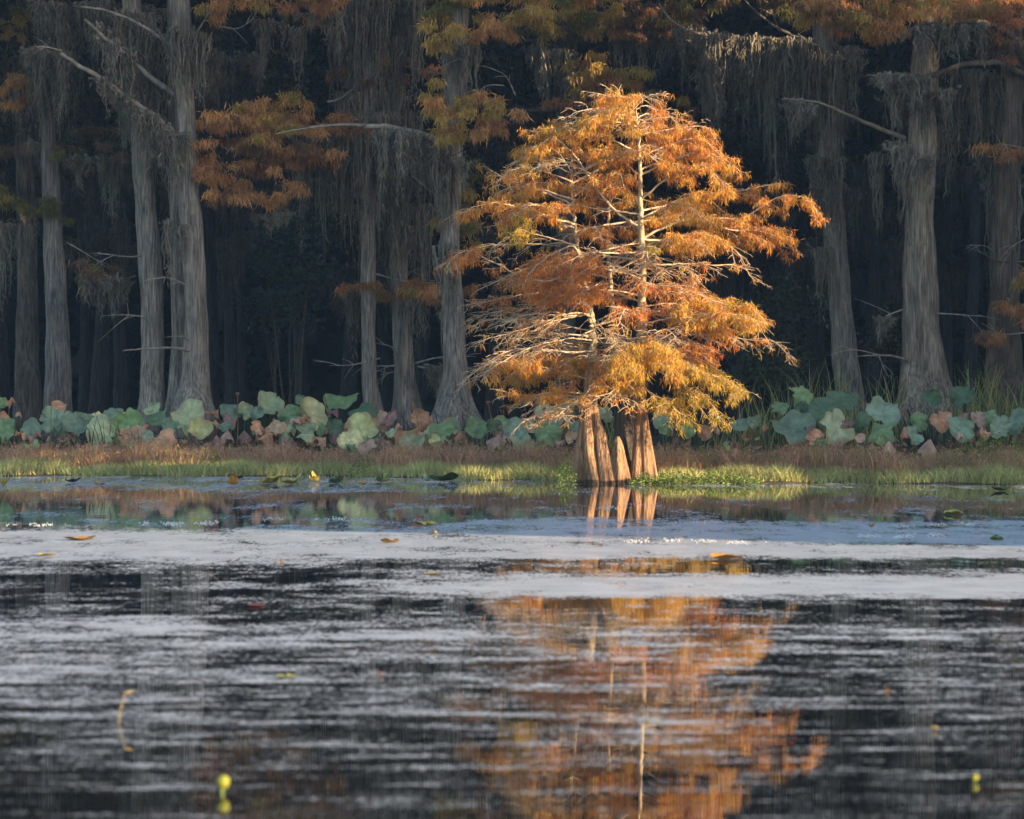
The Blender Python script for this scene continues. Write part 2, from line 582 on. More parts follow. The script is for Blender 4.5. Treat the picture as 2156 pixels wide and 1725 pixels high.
def spray_clump(mbL, mbT, box, d, pal, dens=1.0, ln=(0.1, 0.26), depth=0.8):
    """a layered spray of foliage inside a print box x0,y0,x1,y1, hung from fine twigs"""
    x0, y0, x1, y1 = box
    a, b = P(x0, y1, d), P(x1, y0, d)
    W, H = b[0] - a[0], b[2] - a[2]
    nt = max(4, int(W * H * 7.5 + W * 3))
    cols = [np.array(DULL[k]) for k in pal]
    for _ in range(nt):
        u = rng.uniform(0.0, 1.0)
        hgt = H * math.sqrt(max(0.05, 1 - (2 * u - 1) ** 2 * 0.85))
        c = np.array([a[0] + u * W, d + rng.normal() * depth * 0.6, a[2] + H * 0.5 + (rng.uniform(-0.45, 0.5)) * hgt])
        ang = rng.uniform(-0.5, 0.5) + (0 if rng.random() < .5 else math.pi)
        L_ = rng.uniform(0.25, 0.6) * min(1.2, 0.4 + W * 0.3)
        dirv = np.array([math.cos(ang), math.sin(ang) * 0.9, rng.uniform(-0.2, 0.15)])
        m = 7
        tt = np.linspace(0, 1, m)[:, None]
        pts = c + dirv * tt * L_ + np.array([0, 0, -0.16]) * tt ** 2 * L_
        tube(mbT, pts, np.linspace(0.009, 0.004, m), 3, np.array([0.2, 0.16, 0.12]))
        k = max(2, int(15 * dens))
        ip = rng.uniform(0, 1, k)[:, None]
        lp = c + dirv * ip * L_ + np.array([0, 0, -0.16]) * ip ** 2 * L_
        cc = cols[rng.integers(0, len(cols))] * rng.uniform(0.75, 1.25)
        droop_leaves(mbL, lp, np.tile(cc, (k, 1)), 8, ln, (0.015, 0.034), 0.05, 0.9)


def crown_mass(mb, c, rx, ry, rz, n, cols, size=(0.25, 0.6)):
    """high crown: many leaf sprays clustered in uneven lumps"""
    k = max(6, n // 60)
    lc = rng.normal(size=(k, 3))
    lc = unit(lc) * rng.uniform(0.3, 1, (k, 1)) ** 0.5
    ix = rng.integers(0, k, n)
    p = lc[ix] + rng.normal(size=(n, 3)) * 0.2
    p = p * [rx, ry, rz] + c
    d = rng.normal(size=(n, 3)) * [1, 1, 0.5]
    d[:, 2] -= 0.4
    cols = np.asarray(cols)
    kites(mb, p, unit(d), rng.uniform(*size, n), rng.uniform(size[0] * .5, size[1] * .6, n), cols[rng.integers(0, len(cols), n)] * rng.uniform(.7, 1.3, (n, 1)))


# ------------------------------------------------------------------ background cypresses
def bg_tree(name, label, d, prof, limbs=(), clumps=(), moss=(), twigs=(), bark=BARK_GREY, seed=1, group='big cypresses along the bank', crown=True, extra_trunks=(), flutes=7, top=17.0, crowncols=('gold', 'orange', 'rust'), cat='tree'):
    base = P(prof[0][1], prof[0][0], d)
    loc = (base[0], d, 0.0)
    root = empty(name, loc, label, cat, group)
    mt = MB()
    cen, rr = profile_trunk(mt, prof, d, bark, top, flutes, seed)
    mt.build('trunk', M_bark, root, loc=loc)
    for k, ex in enumerate(extra_trunks):
        me_ = MB()
        profile_trunk(me_, ex, d + 0.7, bark * 0.9, top - 2, flutes, seed + 31 + k)
        me_.build('trunk', M_bark, root, loc=loc)
    for (pts, r0, r1, dd) in limbs:
        ml = MB()
        n = len(pts)
        w3 = [P(x, y, d + dd * i / max(1, n - 1)) for i, (x, y) in enumerate(pts)]
        limb(ml, w3, r0, r1, bark * 1.05)
        ml.build('limb', M_twig, root, loc=loc)
    for (pts, r0, dd) in twigs:
        n = len(pts)
        mT = MB()
        w3 = [P(x, y, d + dd * i / max(1, n - 1)) for i, (x, y) in enumerate(pts)]
        s = limb(mT, w3, r0, 0.005, np.array([0.27, 0.25, 0.22]), 4)
        for q_ in range(4):
            k0 = rng.integers(len(s) // 3, len(s) - 2)
            dr = unit(s[k0 + 1] - s[k0]) + rng.normal(size=3) * 0.5
            limb(mT, [s[k0], s[k0] + dr * 0.2, s[k0] + dr * 0.45 + [0, 0, -.05]], r0 * .5, 0.004, np.array([0.27, 0.25, 0.22]), 3, 6)
        mT.build('branch', M_twig, root, loc=loc)
    for (box, pal, dens, dd) in clumps:
        mL = MB()
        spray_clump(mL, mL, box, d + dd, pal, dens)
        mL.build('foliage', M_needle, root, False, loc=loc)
    for (pts, l0, l1, n, dd) in moss:
        w3 = [P(x, y, d + dd) for x, y in pts]
        sc = d / FPX
        mM = MB()
        moss_line(mM, w3, (l0 * sc, l1 * sc), 0.14, 0.11, n + 2)
        tag(mM.build('spanish_moss', M_moss, root, False, loc=loc), kind='stuff')
    if crown:
        mc = MB()
        tp = cen[-1]
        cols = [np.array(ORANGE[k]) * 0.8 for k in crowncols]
        crown_mass(mc, tp + [0, -1.0, -1.0], 3.6, 3.4, 3.2, 2600, cols)
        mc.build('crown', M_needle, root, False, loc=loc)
    return root


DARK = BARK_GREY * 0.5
bg_tree('cypress_tree', 'slim pale grey cypress near the left edge, with olive sprays low on its trunk', 76.5,
        [(860, 122, 62), (800, 122, 54), (640, 120, 46), (400, 106, 38), (200, 96, 24), (0, 90, 20)],
        clumps=[((-20, 375, 60, 440), ['olive', 'olive', 'gold'], 1.0, 0.3), ((50, 415, 140, 470), ['olive', 'olive'], 1.0, 0), ((-20, 285, 60, 330), ['olive', 'brown'], 0.8, 0.6)],
        twigs=[([(140, 510), (185, 535), (225, 560)], 0.02, 0)], moss=[([(70, 130), (160, 140)], 200, 170, 5, -.5), ([(70, 10), (150, 10)], 120, 180, 5, -.4), ([(-10, 470), (90, 480)], 190, 140, 4, 0.8), ([(60, 300), (150, 300)], 60, 120, 3, .5)], bark=BARK_GREY * np.array([.78, .8, .86]), seed=3)
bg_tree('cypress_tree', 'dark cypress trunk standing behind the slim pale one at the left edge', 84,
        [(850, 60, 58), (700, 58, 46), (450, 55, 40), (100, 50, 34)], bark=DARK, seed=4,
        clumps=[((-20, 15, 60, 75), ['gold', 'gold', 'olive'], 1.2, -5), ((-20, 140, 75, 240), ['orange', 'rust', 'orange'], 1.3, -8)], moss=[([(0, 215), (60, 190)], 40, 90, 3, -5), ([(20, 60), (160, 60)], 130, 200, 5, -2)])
bg_tree('cypress_tree', 'left of the two tall grey cypresses standing close together, moss over its top', 74,
        [(885, 322, 74), (850, 321, 58), (780, 322, 46), (600, 318, 50), (450, 308, 44), (300, 300, 42), (100, 285, 40), (0, 276, 42)],
        twigs=[([(315, 535), (270, 540), (205, 532)], 0.025, -.5), ([(318, 670), (285, 664), (266, 661)], 0.03, -.5)],
        clumps=[((165, 540, 262, 585), ['brown', 'brown', 'olive'], 0.7, 0.5), ((110, 255, 270, 365), ['brown', 'brown', 'olive', 'dark'], 0.8, 2.0)],
        moss=[([(250, 20), (330, 40)], 260, 300, 6, -.5), ([(262, 180), (340, 190)], 170, 140, 4, -.5), ([(60, 105), (145, 112)], 110, 190, 8, 0.3), ([(100, 15), (210, 5), (330, 20)], 120, 200, 7, 0.8), ([(165, 575), (270, 590)], 70, 110, 3, .5), ([(225, 60), (345, 90)], 160, 220, 6, 0.6), ([(140, 330), (280, 330)], 90, 180, 2, 2.0), ([(255, 230), (345, 250)], 90, 150, 4, .6)], seed=5)
bg_tree('cypress_tree', 'right of the two tall grey cypresses standing close together, broad flared foot and long limbs', 73,
        [(890, 408, 112), (850, 408, 88), (800, 410, 60), (700, 412, 48), (600, 410, 47), (450, 402, 47), (300, 393, 42), (150, 385, 44), (0, 377, 48)],
        extra_trunks=[[(885, 372, 62), (820, 374, 42), (700, 378, 34), (500, 376, 34), (300, 372, 30), (0, 366, 30)]],
        limbs=[([(378, 292), (330, 250), (270, 205), (215, 165), (165, 130), (130, 108)], 0.085, 0.045, -1.2), ([(370, 200), (320, 165), (260, 110), (215, 72), (180, 38)], 0.075, 0.035, -1.0),
               ([(385, 112), (330, 75), (285, 48), (225, 25), (170, 15)], 0.05, 0.025, -0.8), ([(420, 745), (370, 733), (320, 733), (258, 739)], 0.04, 0.015, -1.2)],
        twigs=[([(130, 108), (95, 100), (60, 98)], 0.03, -.8), ([(408, 610), (375, 592), (340, 580)], 0.03, -.6), ([(412, 70), (435, 35), (470, -20)], 0.03, -.8), ([(400, 715), (388, 709)], .03, -.5),
               ([(460, 55), (500, 60), (540, 35)], 0.025, -.8)],
        clumps=[((445, -40, 545, 40), ['orange', 'rust', 'orange', 'gold'], 1.4, -1.0), ((440, 0, 480, 58), ['orange'], 1.0, -1.0), ((590, -40, 725, 38), ['orange', 'rust', 'orange'], 1.3, -1.2)],
        moss=[([(335, 60), (440, 70)], 220, 160, 6, -.6), ([(350, 270), (385, 300)], 120, 160, 5, -.5), ([(360, 460), (385, 470)], 150, 120, 2, -.4), ([(540, 40), (640, 60)], 150, 120, 3, .5), ([(215, 165), (378, 290)], 60, 110, 5, -0.5), ([(600, 20), (720, 30)], 50, 90, 3, -1), ([(345, 130), (430, 150)], 160, 260, 5, 0.9), ([(200, 50), (300, 140)], 80, 130, 5, -.4), ([(430, 110), (560, 120)], 130, 60, 3, 2)], seed=6)
bg_tree('cypress_tree', 'straight slender cypress left of centre whose top is lost behind grey moss curtains', 75,
        [(880, 788, 48), (845, 783, 38), (800, 778, 31), (650, 775, 30), (480, 775, 32), (200, 778, 30)],
        clumps=[((405, 225, 640, 310), ['orange', 'rust', 'orange', 'gold'], 1.5, -2.0), ((430, 212, 560, 260), ['gold', 'orange'], 1.2, -2.2), ((600, 232, 765, 290), ['rust', 'orange', 'brown'], 1.3, -1.6), ((560, 195, 640, 250), ['gold', 'orange'], 1.0, -2.0),
                ((440, 290, 700, 350), ['rust', 'orange', 'brown', 'orange'], 1.4, -1.8), ((412, 335, 570, 385), ['orange', 'orange', 'rust'], 1.4, -2.1), ((460, 370, 610, 425), ['orange', 'rust', 'orange'], 1.3, -2.0)],
        moss=[([(740, -10), (830, 0)], 300, 320, 8, -.5), ([(745, 240), (815, 240)], 300, 260, 7, -.6), ([(640, 280), (760, 270)], 210, 260, 7, -.9), ([(600, 290), (780, 275)], 170, 250, 8, -1.2), ([(705, 90), (850, 80)], 200, 240, 7, .5), ([(720, 200), (850, 190)], 260, 320, 7, 0.2), ([(530, 450), (600, 445)], 50, 60, 2, -1.5)],
        twigs=[([(690, 215), (720, 205), (760, 170)], .03, -.5), ([(800, 755), (745, 768), (695, 770)], 0.02, -.3)], seed=7)
bg_tree('cypress_tree', 'mossy cypress with a ragged forked foot, between the slender trunk and the curved trunk', 76,
        [(890, 858, 80), (850, 855, 58), (780, 850, 42), (650, 845, 36), (480, 838, 34), (200, 830, 34)],
        twigs=[([(870, 770), (800, 772), (750, 765)], .03, -.6), ([(870, 768), (830, 735), (800, 720)], .025, -.7), ([(875, 765), (930, 752), (1000, 752)], .025, -.7), ([(880, 772), (945, 780), (1010, 770)], .025, -.8), ([(862, 775), (800, 790)], .02, -.6),
               ([(790, 577), (830, 587), (900, 600)], .03, -.6), ([(855, 140), (905, 152), (955, 158)], .03, -1), ([(840, 105), (870, 130), (880, 140)], .02, -1)],
        clumps=[((680, -30, 900, 30), ['brown', 'rust', 'olive'], 1.1, -.2), ((735, 588, 870, 622), ['orange', 'rust', 'gold'], 1.3, -.8), ((840, 585, 1010, 625), ['gold', 'rust', 'orange'], 1.3, -1.2), ((700, 60, 830, 95), ['rust', 'brown', 'brown'], 1.0, -0.2), ((720, 115, 900, 165), ['rust', 'rust', 'brown'], 1.0, -.3), ((780, 160, 840, 190), ['rust', 'brown'], 1.0, -.4)],
        moss=[([(800, -20), (880, -10)], 320, 280, 8, -.5), ([(805, 230), (880, 240)], 330, 280, 8, -.5), ([(825, 480), (870, 480)], 180, 220, 6, -.5), ([(895, 770), (925, 770)], 90, 110, 5, -.5), ([(800, 275), (935, 320)], 230, 130, 8, -0.6), ([(745, 265), (850, 270)], 200, 240, 6, -.3), ([(870, 625), (960, 625)], 110, 40, 4, -1), ([(760, 430), (900, 430)], 200, 260, 6, .3), ([(740, 610), (780, 620)], 150, 160, 3, .3)], seed=8)
bg_tree('cypress_tree', 'pale cypress with wide spread foot just left of the glowing tree, arching mossy limb', 71.5,
        [(905, 955, 140), (880, 955, 100), (830, 957, 66), (760, 957, 48), (650, 955, 42), (500, 947, 40), (300, 955, 38), (150, 965, 42), (0, 965, 42)],
        limbs=[([(950, 345), (925, 305), (880, 278), (820, 266), (770, 265)], 0.11, 0.05, -1.0), ([(770, 265), (720, 262), (650, 268), (580, 280)], 0.045, 0.015, -1.2), ([(920, 412), (895, 395), (868, 372)], 0.03, 0.012, -.8)],
        twigs=[([(968, 165), (985, 140), (958, 120)], .02, -.6), ([(1085, 200), (1065, 160), (1035, 145)], .02, -1.0), ([(1060, 180), (1030, 180), (1010, 190)], .018, -1)],
        clumps=[((900, 165, 1010, 245), ['gold', 'gold', 'orange'], 1.4, -1.2), ((985, 190, 1088, 262), ['orange', 'gold', 'gold'], 1.4, -1.0), ((905, 240, 985, 295), ['gold', 'orange', 'gold'], 1.3, -1.3), ((960, 255, 1080, 285), ['orange', 'rust'], 1.0, -.8),
                ((905, 45, 1000, 105), ['gold', 'orange', 'gold'], 1.4, -1.2), ((980, 60, 1085, 95), ['orange', 'gold'], 1.2, -1.0), ((900, -60, 1180, 40), ['gold', 'olive', 'gold', 'orange'], 1.3, -.6), ((1000, 10, 1150, 60), ['gold', 'orange'], 1.2, -.9),
                ((930, 330, 1010, 420), ['olive', 'gold', 'olive'], 1.3, 1.2), ((910, 430, 1010, 520), ['olive', 'gold', 'brown'], 1.2, 1.0)],
        moss=[([(925, 330), (985, 330)], 240, 180, 5, -.4), ([(930, 520), (965, 520)], 230, 150, 4, -.3), ([(935, 90), (1000, 95)], 180, 140, 4, -.4), ([(905, 300), (950, 345)], 110, 150, 4, -.6), ([(780, 270), (900, 285)], 190, 120, 6, -.8)], seed=9)
bg_tree('cypress_tree', 'cypress hidden behind the crown of the glowing tree, golden sprays showing above it', 78,
        [(880, 1190, 60), (800, 1188, 44), (500, 1190, 42), (0, 1195, 38)],
        clumps=[((1080, 20, 1260, 75), ['gold', 'olive', 'gold'], 1.3, -1.8), ((1300, 0, 1480, 50), ['gold', 'brown', 'olive'], 1.2, -1.4), ((1190, 125, 1345, 205), ['gold', 'orange', 'gold'], 1.3, -2.0), ((1210, 110, 1300, 160), ['gold', 'rust'], 1.2, -2.2), ((1150, 195, 1330, 270), ['brown', 'gold', 'rust'], 1.2, -1.6), ((1330, 190, 1450, 260), ['brown', 'gold'], 1.0, -1.0),
                ((1120, -60, 1330, 50), ['gold', 'gold', 'olive', 'orange'], 1.3, -1.6), ((1230, 20, 1460, 75), ['gold', 'orange', 'brown'], 1.2, -1.4), ((1080, 280, 1200, 340), ['olive', 'dark', 'brown'], .9, 0)],
        limbs=[([(1190, 105), (1120, 88), (1060, 90)], .05, .02, -1.0), ([(1185, 232), (1130, 232), (1085, 233)], .05, .02, -1.0)],
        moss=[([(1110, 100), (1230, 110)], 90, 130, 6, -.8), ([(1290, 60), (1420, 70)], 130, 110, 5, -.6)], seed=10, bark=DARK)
bg_tree('cypress_tree', 'cypress right of the glowing tree with a straight mossy trunk and reeds round its foot', 75.5,
        [(850, 1790, 66), (800, 1783, 56), (700, 1776, 52), (600, 1768, 46), (500, 1757, 48), (400, 1748, 50), (250, 1738, 46), (0, 1728, 42)],
        limbs=[([(1730, 95), (1690, 84), (1600, 78), (1520, 77), (1475, 70), (1420, 50), (1385, 10)], 0.06, 0.022, -1.2), ([(1700, 86), (1640, 60), (1600, 30), (1560, -10)], .04, .015, -1.2)],
        twigs=[([(1710, 90), (1730, 100), (1702, 85), (1680, 70)], .02, -.6), ([(1640, 65), (1625, 25), (1610, -10)], .02, -1)],
        clumps=[((1660, -40, 1800, 40), ['gold', 'olive', 'orange', 'brown'], 1.3, -1.6), ((1560, -40, 1700, 20), ['olive', 'brown'], .9, -.6), ((1440, -60, 1580, 20), ['brown', 'olive', 'gold'], 1, -.6)],
        moss=[([(1700, 110), (1790, 120)], 260, 220, 8, -.5), ([(1705, 330), (1780, 330)], 240, 170, 6, -.4), ([(1720, 520), (1745, 520)], 200, 120, 4, -.3), ([(1450, 60), (1520, 70)], 150, 220, 5, .4), ([(1425, 62), (1520, 80)], 60, 120, 6, -.8), ([(1500, 78), (1700, 86)], 150, 190, 9, -.8), ([(1590, 84), (1660, 90)], 270, 330, 4, -.7), ([(1660, 90), (1800, 100)], 160, 120, 7, 0.2), ([(1720, 380), (1790, 400)], 180, 120, 5, .5), ([(1730, 230), (1790, 230)], 130, 90, 4, .5), ([(1490, 150), (1600, 150)], 170, 200, 4, 1.5), ([(1665, 212), (1695, 216)], 90, 110, 4, -.3)], seed=11,
        bark=BARK_GREY * .85)
bg_tree('cypress_tree', 'massive cypress with furrowed bark and a huge flared foot in the right of the view', 71,
        [(880, 1953, 160), (850, 1953, 126), (800, 1951, 98), (700, 1942, 80), (600, 1938, 72), (500, 1934, 64), (430, 1934, 58), (330, 1940, 62), (200, 1945, 56), (0, 1955, 52)],
        limbs=[([(1905, 292), (1850, 270), (1780, 240), (1720, 218), (1650, 210)], 0.06, 0.02, -1.2), ([(1910, 310), (1885, 302), (1865, 298)], 0.035, .015, -.4), ([(1920, 768), (1890, 752), (1850, 748), (1800, 752)], .04, .012, -1.0), ([(1905, 325), (1870, 330)], .03, .012, -.4)],
        twigs=[([(1900, 652), (1860, 668), (1850, 690)], .02, -.6), ([(1970, 660), (2020, 662), (2065, 666)], .02, -.6), ([(1850, 748), (1800, 738), (1755, 745)], .018, -1), ([(1850, 750), (1862, 780)], .015, -1)],
        moss=[([(1890, 200), (1990, 190)], 120, 110, 5, -.6), ([(1845, 320), (1862, 325)], 130, 150, 5, -.5), ([(1880, 300), (1915, 300)], 170, 220, 6, -.7), ([(1960, 290), (2010, 250)], 110, 160, 5, .4), ([(1880, 200), (1990, 190)], 130, 130, 7, .2), ([(1650, 212), (1730, 222)], 80, 30, 4, -1), ([(1855, 665), (1875, 672)], 60, 40, 2, -.6), ([(1920, 330), (1950, 330)], 100, 90, 3, -.9)],
        clumps=[((1660, -10, 1790, 50), ['gold', 'brown', 'orange'], 1.3, -1.3), ((1780, 0, 1900, 70), ['orange', 'gold', 'rust'], 1.3, -1.5), ((1700, -50, 1880, 50), ['orange', 'gold', 'rust', 'gold'], 1.4, -1.4), ((1820, 30, 1900, 95), ['orange', 'rust'], 1.2, -1.2), ((1870, -50, 2010, 40), ['orange', 'gold'], 1.2, -1.4)], seed=12, flutes=11, bark=BARK_GREY * np.array([1.0, .95, .84]))
bg_tree('cypress_tree', 'dim cypress at the right edge with long pale limbs reaching in and grasses below', 72.5,
        [(860, 2120, 110), (800, 2118, 84), (700, 2114, 66), (500, 2112, 58), (250, 2125, 54), (0, 2150, 50)],
        limbs=[([(2185, 165), (2140, 148), (2090, 130), (2040, 134), (1990, 148), (1955, 160), (1900, 157), (1815, 162)], 0.085, 0.03, -3.6), ([(2210, 170), (2156, 122), (2120, 72), (2085, 52), (2040, 45), (1990, 48), (1930, 55), (1905, 72), (1897, 85)], 0.12, 0.025, -3.9),
               ([(2120, 60), (2105, 20), (2100, -30)], .06, .04, -1.0), ([(2170, 552), (2100, 548), (2065, 532), (2030, 516)], .03, .01, -1.6), ([(2170, 600), (2120, 590)], .02, .01, -1.6)],
        twigs=[([(1985, 50), (1960, 40), (1945, 18)], .02, -1.5), ([(1910, 68), (1925, 30), (1940, 15)], .015, -1.5), ([(2110, 548), (2080, 520), (2040, 515)], .015, -1.6), ([(2165, 700), (2110, 705), (2065, 695)], .02, -1.6), ([(2165, 315), (2120, 305), (2090, 308)], .02, -1.6), ([(2165, 500), (2130, 520), (2105, 545)], .015, -1.6)],
        clumps=[((1890, -20, 2060, 45), ['orange', 'gold', 'rust'], 1.5, -1.2), ((2010, 0, 2180, 60), ['orange', 'rust', 'gold'], 1.4, -3.2), ((1990, -50, 2180, 50), ['orange', 'rust', 'orange'], 1.5, -1.0), ((2080, 40, 2180, 140), ['rust', 'orange', 'rust'], 1.4, -.6), ((1890, -30, 1990, 40), ['orange', 'gold'], 1.3, -1.5), ((2078, 292, 2170, 325), ['orange', 'rust'], .9, -1.6), ((2060, 690, 2170, 730), ['rust', 'orange', 'brown'], .9, -1.6), ((2110, 620, 2180, 700), ['orange', 'rust'], 1.0, -1.5), ((2125, 560, 2180, 605), ['gold', 'rust'], .8, -1.6)],
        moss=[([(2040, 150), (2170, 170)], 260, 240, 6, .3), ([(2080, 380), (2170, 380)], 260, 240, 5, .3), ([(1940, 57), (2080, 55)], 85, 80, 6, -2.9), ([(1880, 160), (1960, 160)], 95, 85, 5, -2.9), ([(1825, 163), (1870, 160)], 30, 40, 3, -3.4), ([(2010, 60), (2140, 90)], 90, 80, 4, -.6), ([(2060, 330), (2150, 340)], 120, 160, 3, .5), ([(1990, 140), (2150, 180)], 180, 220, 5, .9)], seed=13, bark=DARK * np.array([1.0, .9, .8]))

# deep wood: trunks behind, shade painted into their darkened bark; four grown once and copied
deep_labels = 'dim cypress trunk deep in the shadowed wood behind the front row of trunks'
protos = []
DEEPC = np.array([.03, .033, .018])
for k in range(4):
    root = empty('swamp_tree', (0, 0, 0), deep_labels, 'tree', 'dim cypresses deep in the wood')
    mt = MB()
    zz = np.linspace(-0.2, 21, 40)
    cen = np.stack([0.25 * np.sin(zz * 0.22 + k * 2), 0.15 * np.sin(zz * .3 + k), zz], 1)
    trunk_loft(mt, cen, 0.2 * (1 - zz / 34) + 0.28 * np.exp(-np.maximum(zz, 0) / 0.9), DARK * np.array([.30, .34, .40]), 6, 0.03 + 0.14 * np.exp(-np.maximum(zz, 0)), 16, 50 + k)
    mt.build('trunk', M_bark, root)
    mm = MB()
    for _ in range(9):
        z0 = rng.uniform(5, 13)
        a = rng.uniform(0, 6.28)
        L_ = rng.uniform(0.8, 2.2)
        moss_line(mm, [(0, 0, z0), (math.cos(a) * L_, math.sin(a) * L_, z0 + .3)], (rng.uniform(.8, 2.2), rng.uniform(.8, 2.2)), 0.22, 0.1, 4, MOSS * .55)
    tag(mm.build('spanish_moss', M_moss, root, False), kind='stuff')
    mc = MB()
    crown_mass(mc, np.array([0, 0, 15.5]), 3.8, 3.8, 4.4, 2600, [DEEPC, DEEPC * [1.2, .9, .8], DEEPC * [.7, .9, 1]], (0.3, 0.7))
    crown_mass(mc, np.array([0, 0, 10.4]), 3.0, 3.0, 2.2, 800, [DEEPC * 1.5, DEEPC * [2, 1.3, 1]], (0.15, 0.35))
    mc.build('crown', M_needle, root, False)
    protos.append(root)


def copy_tree(o):
    c = o.copy()
    COL.objects.link(c)
    for ch in o.children:
        d_ = ch.copy()
        COL.objects.link(d_)
        d_.parent = c
    return c


spots = []
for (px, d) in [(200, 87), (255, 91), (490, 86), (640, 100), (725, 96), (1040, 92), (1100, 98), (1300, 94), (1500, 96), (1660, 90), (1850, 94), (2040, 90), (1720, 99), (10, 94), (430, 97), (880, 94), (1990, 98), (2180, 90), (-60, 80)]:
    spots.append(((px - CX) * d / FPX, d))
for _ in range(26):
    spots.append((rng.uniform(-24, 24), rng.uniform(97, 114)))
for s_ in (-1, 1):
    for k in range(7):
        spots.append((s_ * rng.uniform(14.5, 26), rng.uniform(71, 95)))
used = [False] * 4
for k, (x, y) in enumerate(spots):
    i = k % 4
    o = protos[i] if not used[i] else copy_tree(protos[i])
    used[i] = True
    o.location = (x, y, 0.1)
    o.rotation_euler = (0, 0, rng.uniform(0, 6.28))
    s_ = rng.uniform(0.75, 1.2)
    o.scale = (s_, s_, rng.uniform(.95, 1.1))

# far-off wood closing the view
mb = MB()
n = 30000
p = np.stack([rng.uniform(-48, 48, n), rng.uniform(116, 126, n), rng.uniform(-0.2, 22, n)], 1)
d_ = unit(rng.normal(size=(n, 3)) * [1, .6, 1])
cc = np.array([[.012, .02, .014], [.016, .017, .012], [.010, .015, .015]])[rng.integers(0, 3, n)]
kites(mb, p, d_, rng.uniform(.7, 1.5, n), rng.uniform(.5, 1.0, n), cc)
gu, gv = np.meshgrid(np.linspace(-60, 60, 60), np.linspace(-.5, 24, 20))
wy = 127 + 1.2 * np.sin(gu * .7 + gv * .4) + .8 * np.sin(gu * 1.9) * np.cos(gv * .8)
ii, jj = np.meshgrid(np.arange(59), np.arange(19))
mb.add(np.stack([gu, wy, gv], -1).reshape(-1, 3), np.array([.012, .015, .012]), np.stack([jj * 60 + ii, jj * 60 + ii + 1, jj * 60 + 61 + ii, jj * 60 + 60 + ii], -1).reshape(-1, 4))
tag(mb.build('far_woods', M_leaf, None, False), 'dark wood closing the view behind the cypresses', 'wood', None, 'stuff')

# unseen leaf wall added on the right, shaped to shade the bank with one gap
mb = MB()
HERO = np.array([1.9, 60.3, 0.0])
u0 = float(HERO @ SL)
DW = 45.0


def top_of(u):
    return np.interp(u, [20, u0 + 3.2, u0 + 5, u0 + 10, u0 + 12.3, u0 + 15, u0 + 18, 120], [22, 25, 30, 27, 19.6, 19.6, 31, 31]) + 0.7 * np.sin(u * 1.7) + 0.5 * np.sin(u * 4.1)


def in_gap(u, z):
    half_l = 2.75 + 0.35 * np.sin(z * 1.1)
    half_r = 2.6 + 0.35 * np.sin(z * 1.3 + 1)
    return (u > u0 - half_l) & (u < u0 + half_r)


for layer in range(5):
    n = 34000
    u = rng.uniform(u0 - 22, u0 + 78, n)
    z = rng.uniform(0, 1, n) * top_of(u)
    keep = ~in_gap(u + rng.normal(size=n) * .55, z)
    u, z = u[keep], z[keep]
    n = len(u)
    dist = DW + layer * 0.8 + rng.normal(size=n) * .3
    p = HERO[None] + SD[None] * dist[:, None] + SL[None] * (u - u0)[:, None]
    p[:, 2] = z
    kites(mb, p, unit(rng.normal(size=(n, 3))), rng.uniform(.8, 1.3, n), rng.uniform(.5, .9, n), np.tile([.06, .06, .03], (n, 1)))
tag(mb.build('sun_screen', M_leaf, None, False), 'unseen leaf screen added to shade the bank', 'wood', None, 'stuff')
# evening air under the trees
m, nt, N, L = nodes_of('air')
out = N('ShaderNodeOutputMaterial')
vp = N('ShaderNodeVolumePrincipled')
vp.inputs['Color'].default_value = (.35, .60, 1.0, 1)
vp.inputs['Density'].default_value = HAZE
vp.inputs['Anisotropy'].default_value = 0.2
L(vp.outputs[0], out.inputs['Volume'])
mb = MB()
hx0, hx1, hy0, hy1, hz0, hz1 = -75, 90, -12, 140, -1.6, 31
mb.add([(hx0, hy0, hz0), (hx1, hy0, hz0), (hx1, hy1, hz0), (hx0, hy1, hz0), (hx0, hy0, hz1), (hx1, hy0, hz1), (hx1, hy1, hz1), (hx0, hy1, hz1)], np.ones(3),
       [(0, 3, 2, 1), (4, 5, 6, 7), (0, 1, 5, 4), (1, 2, 6, 5), (2, 3, 7, 6), (3, 0, 4, 7)])
tag(mb.build('haze', m, None, False), 'thin bluish evening haze under the trees', 'haze', None, 'stuff')
# ------------------------------------------------------------------ the glowing cypress
HD = 60.2
hx, hy_ = P(1297, 1018, HD)[0], HD
hloc = (hx, hy_, 0.0)
hero = empty('bald_cypress', hloc, 'small bald cypress glowing orange in low sun, standing in the water edge', 'tree')


def HP(px, py, dd=0.0):
    return P(px, py, HD + dd)


def C8(x, y):
    return (1150 + x * 0.1623) / 1.01206, (780 + y * 0.1623) / 1.01206


BK_L = np.array([0.27, 0.165, 0.095])


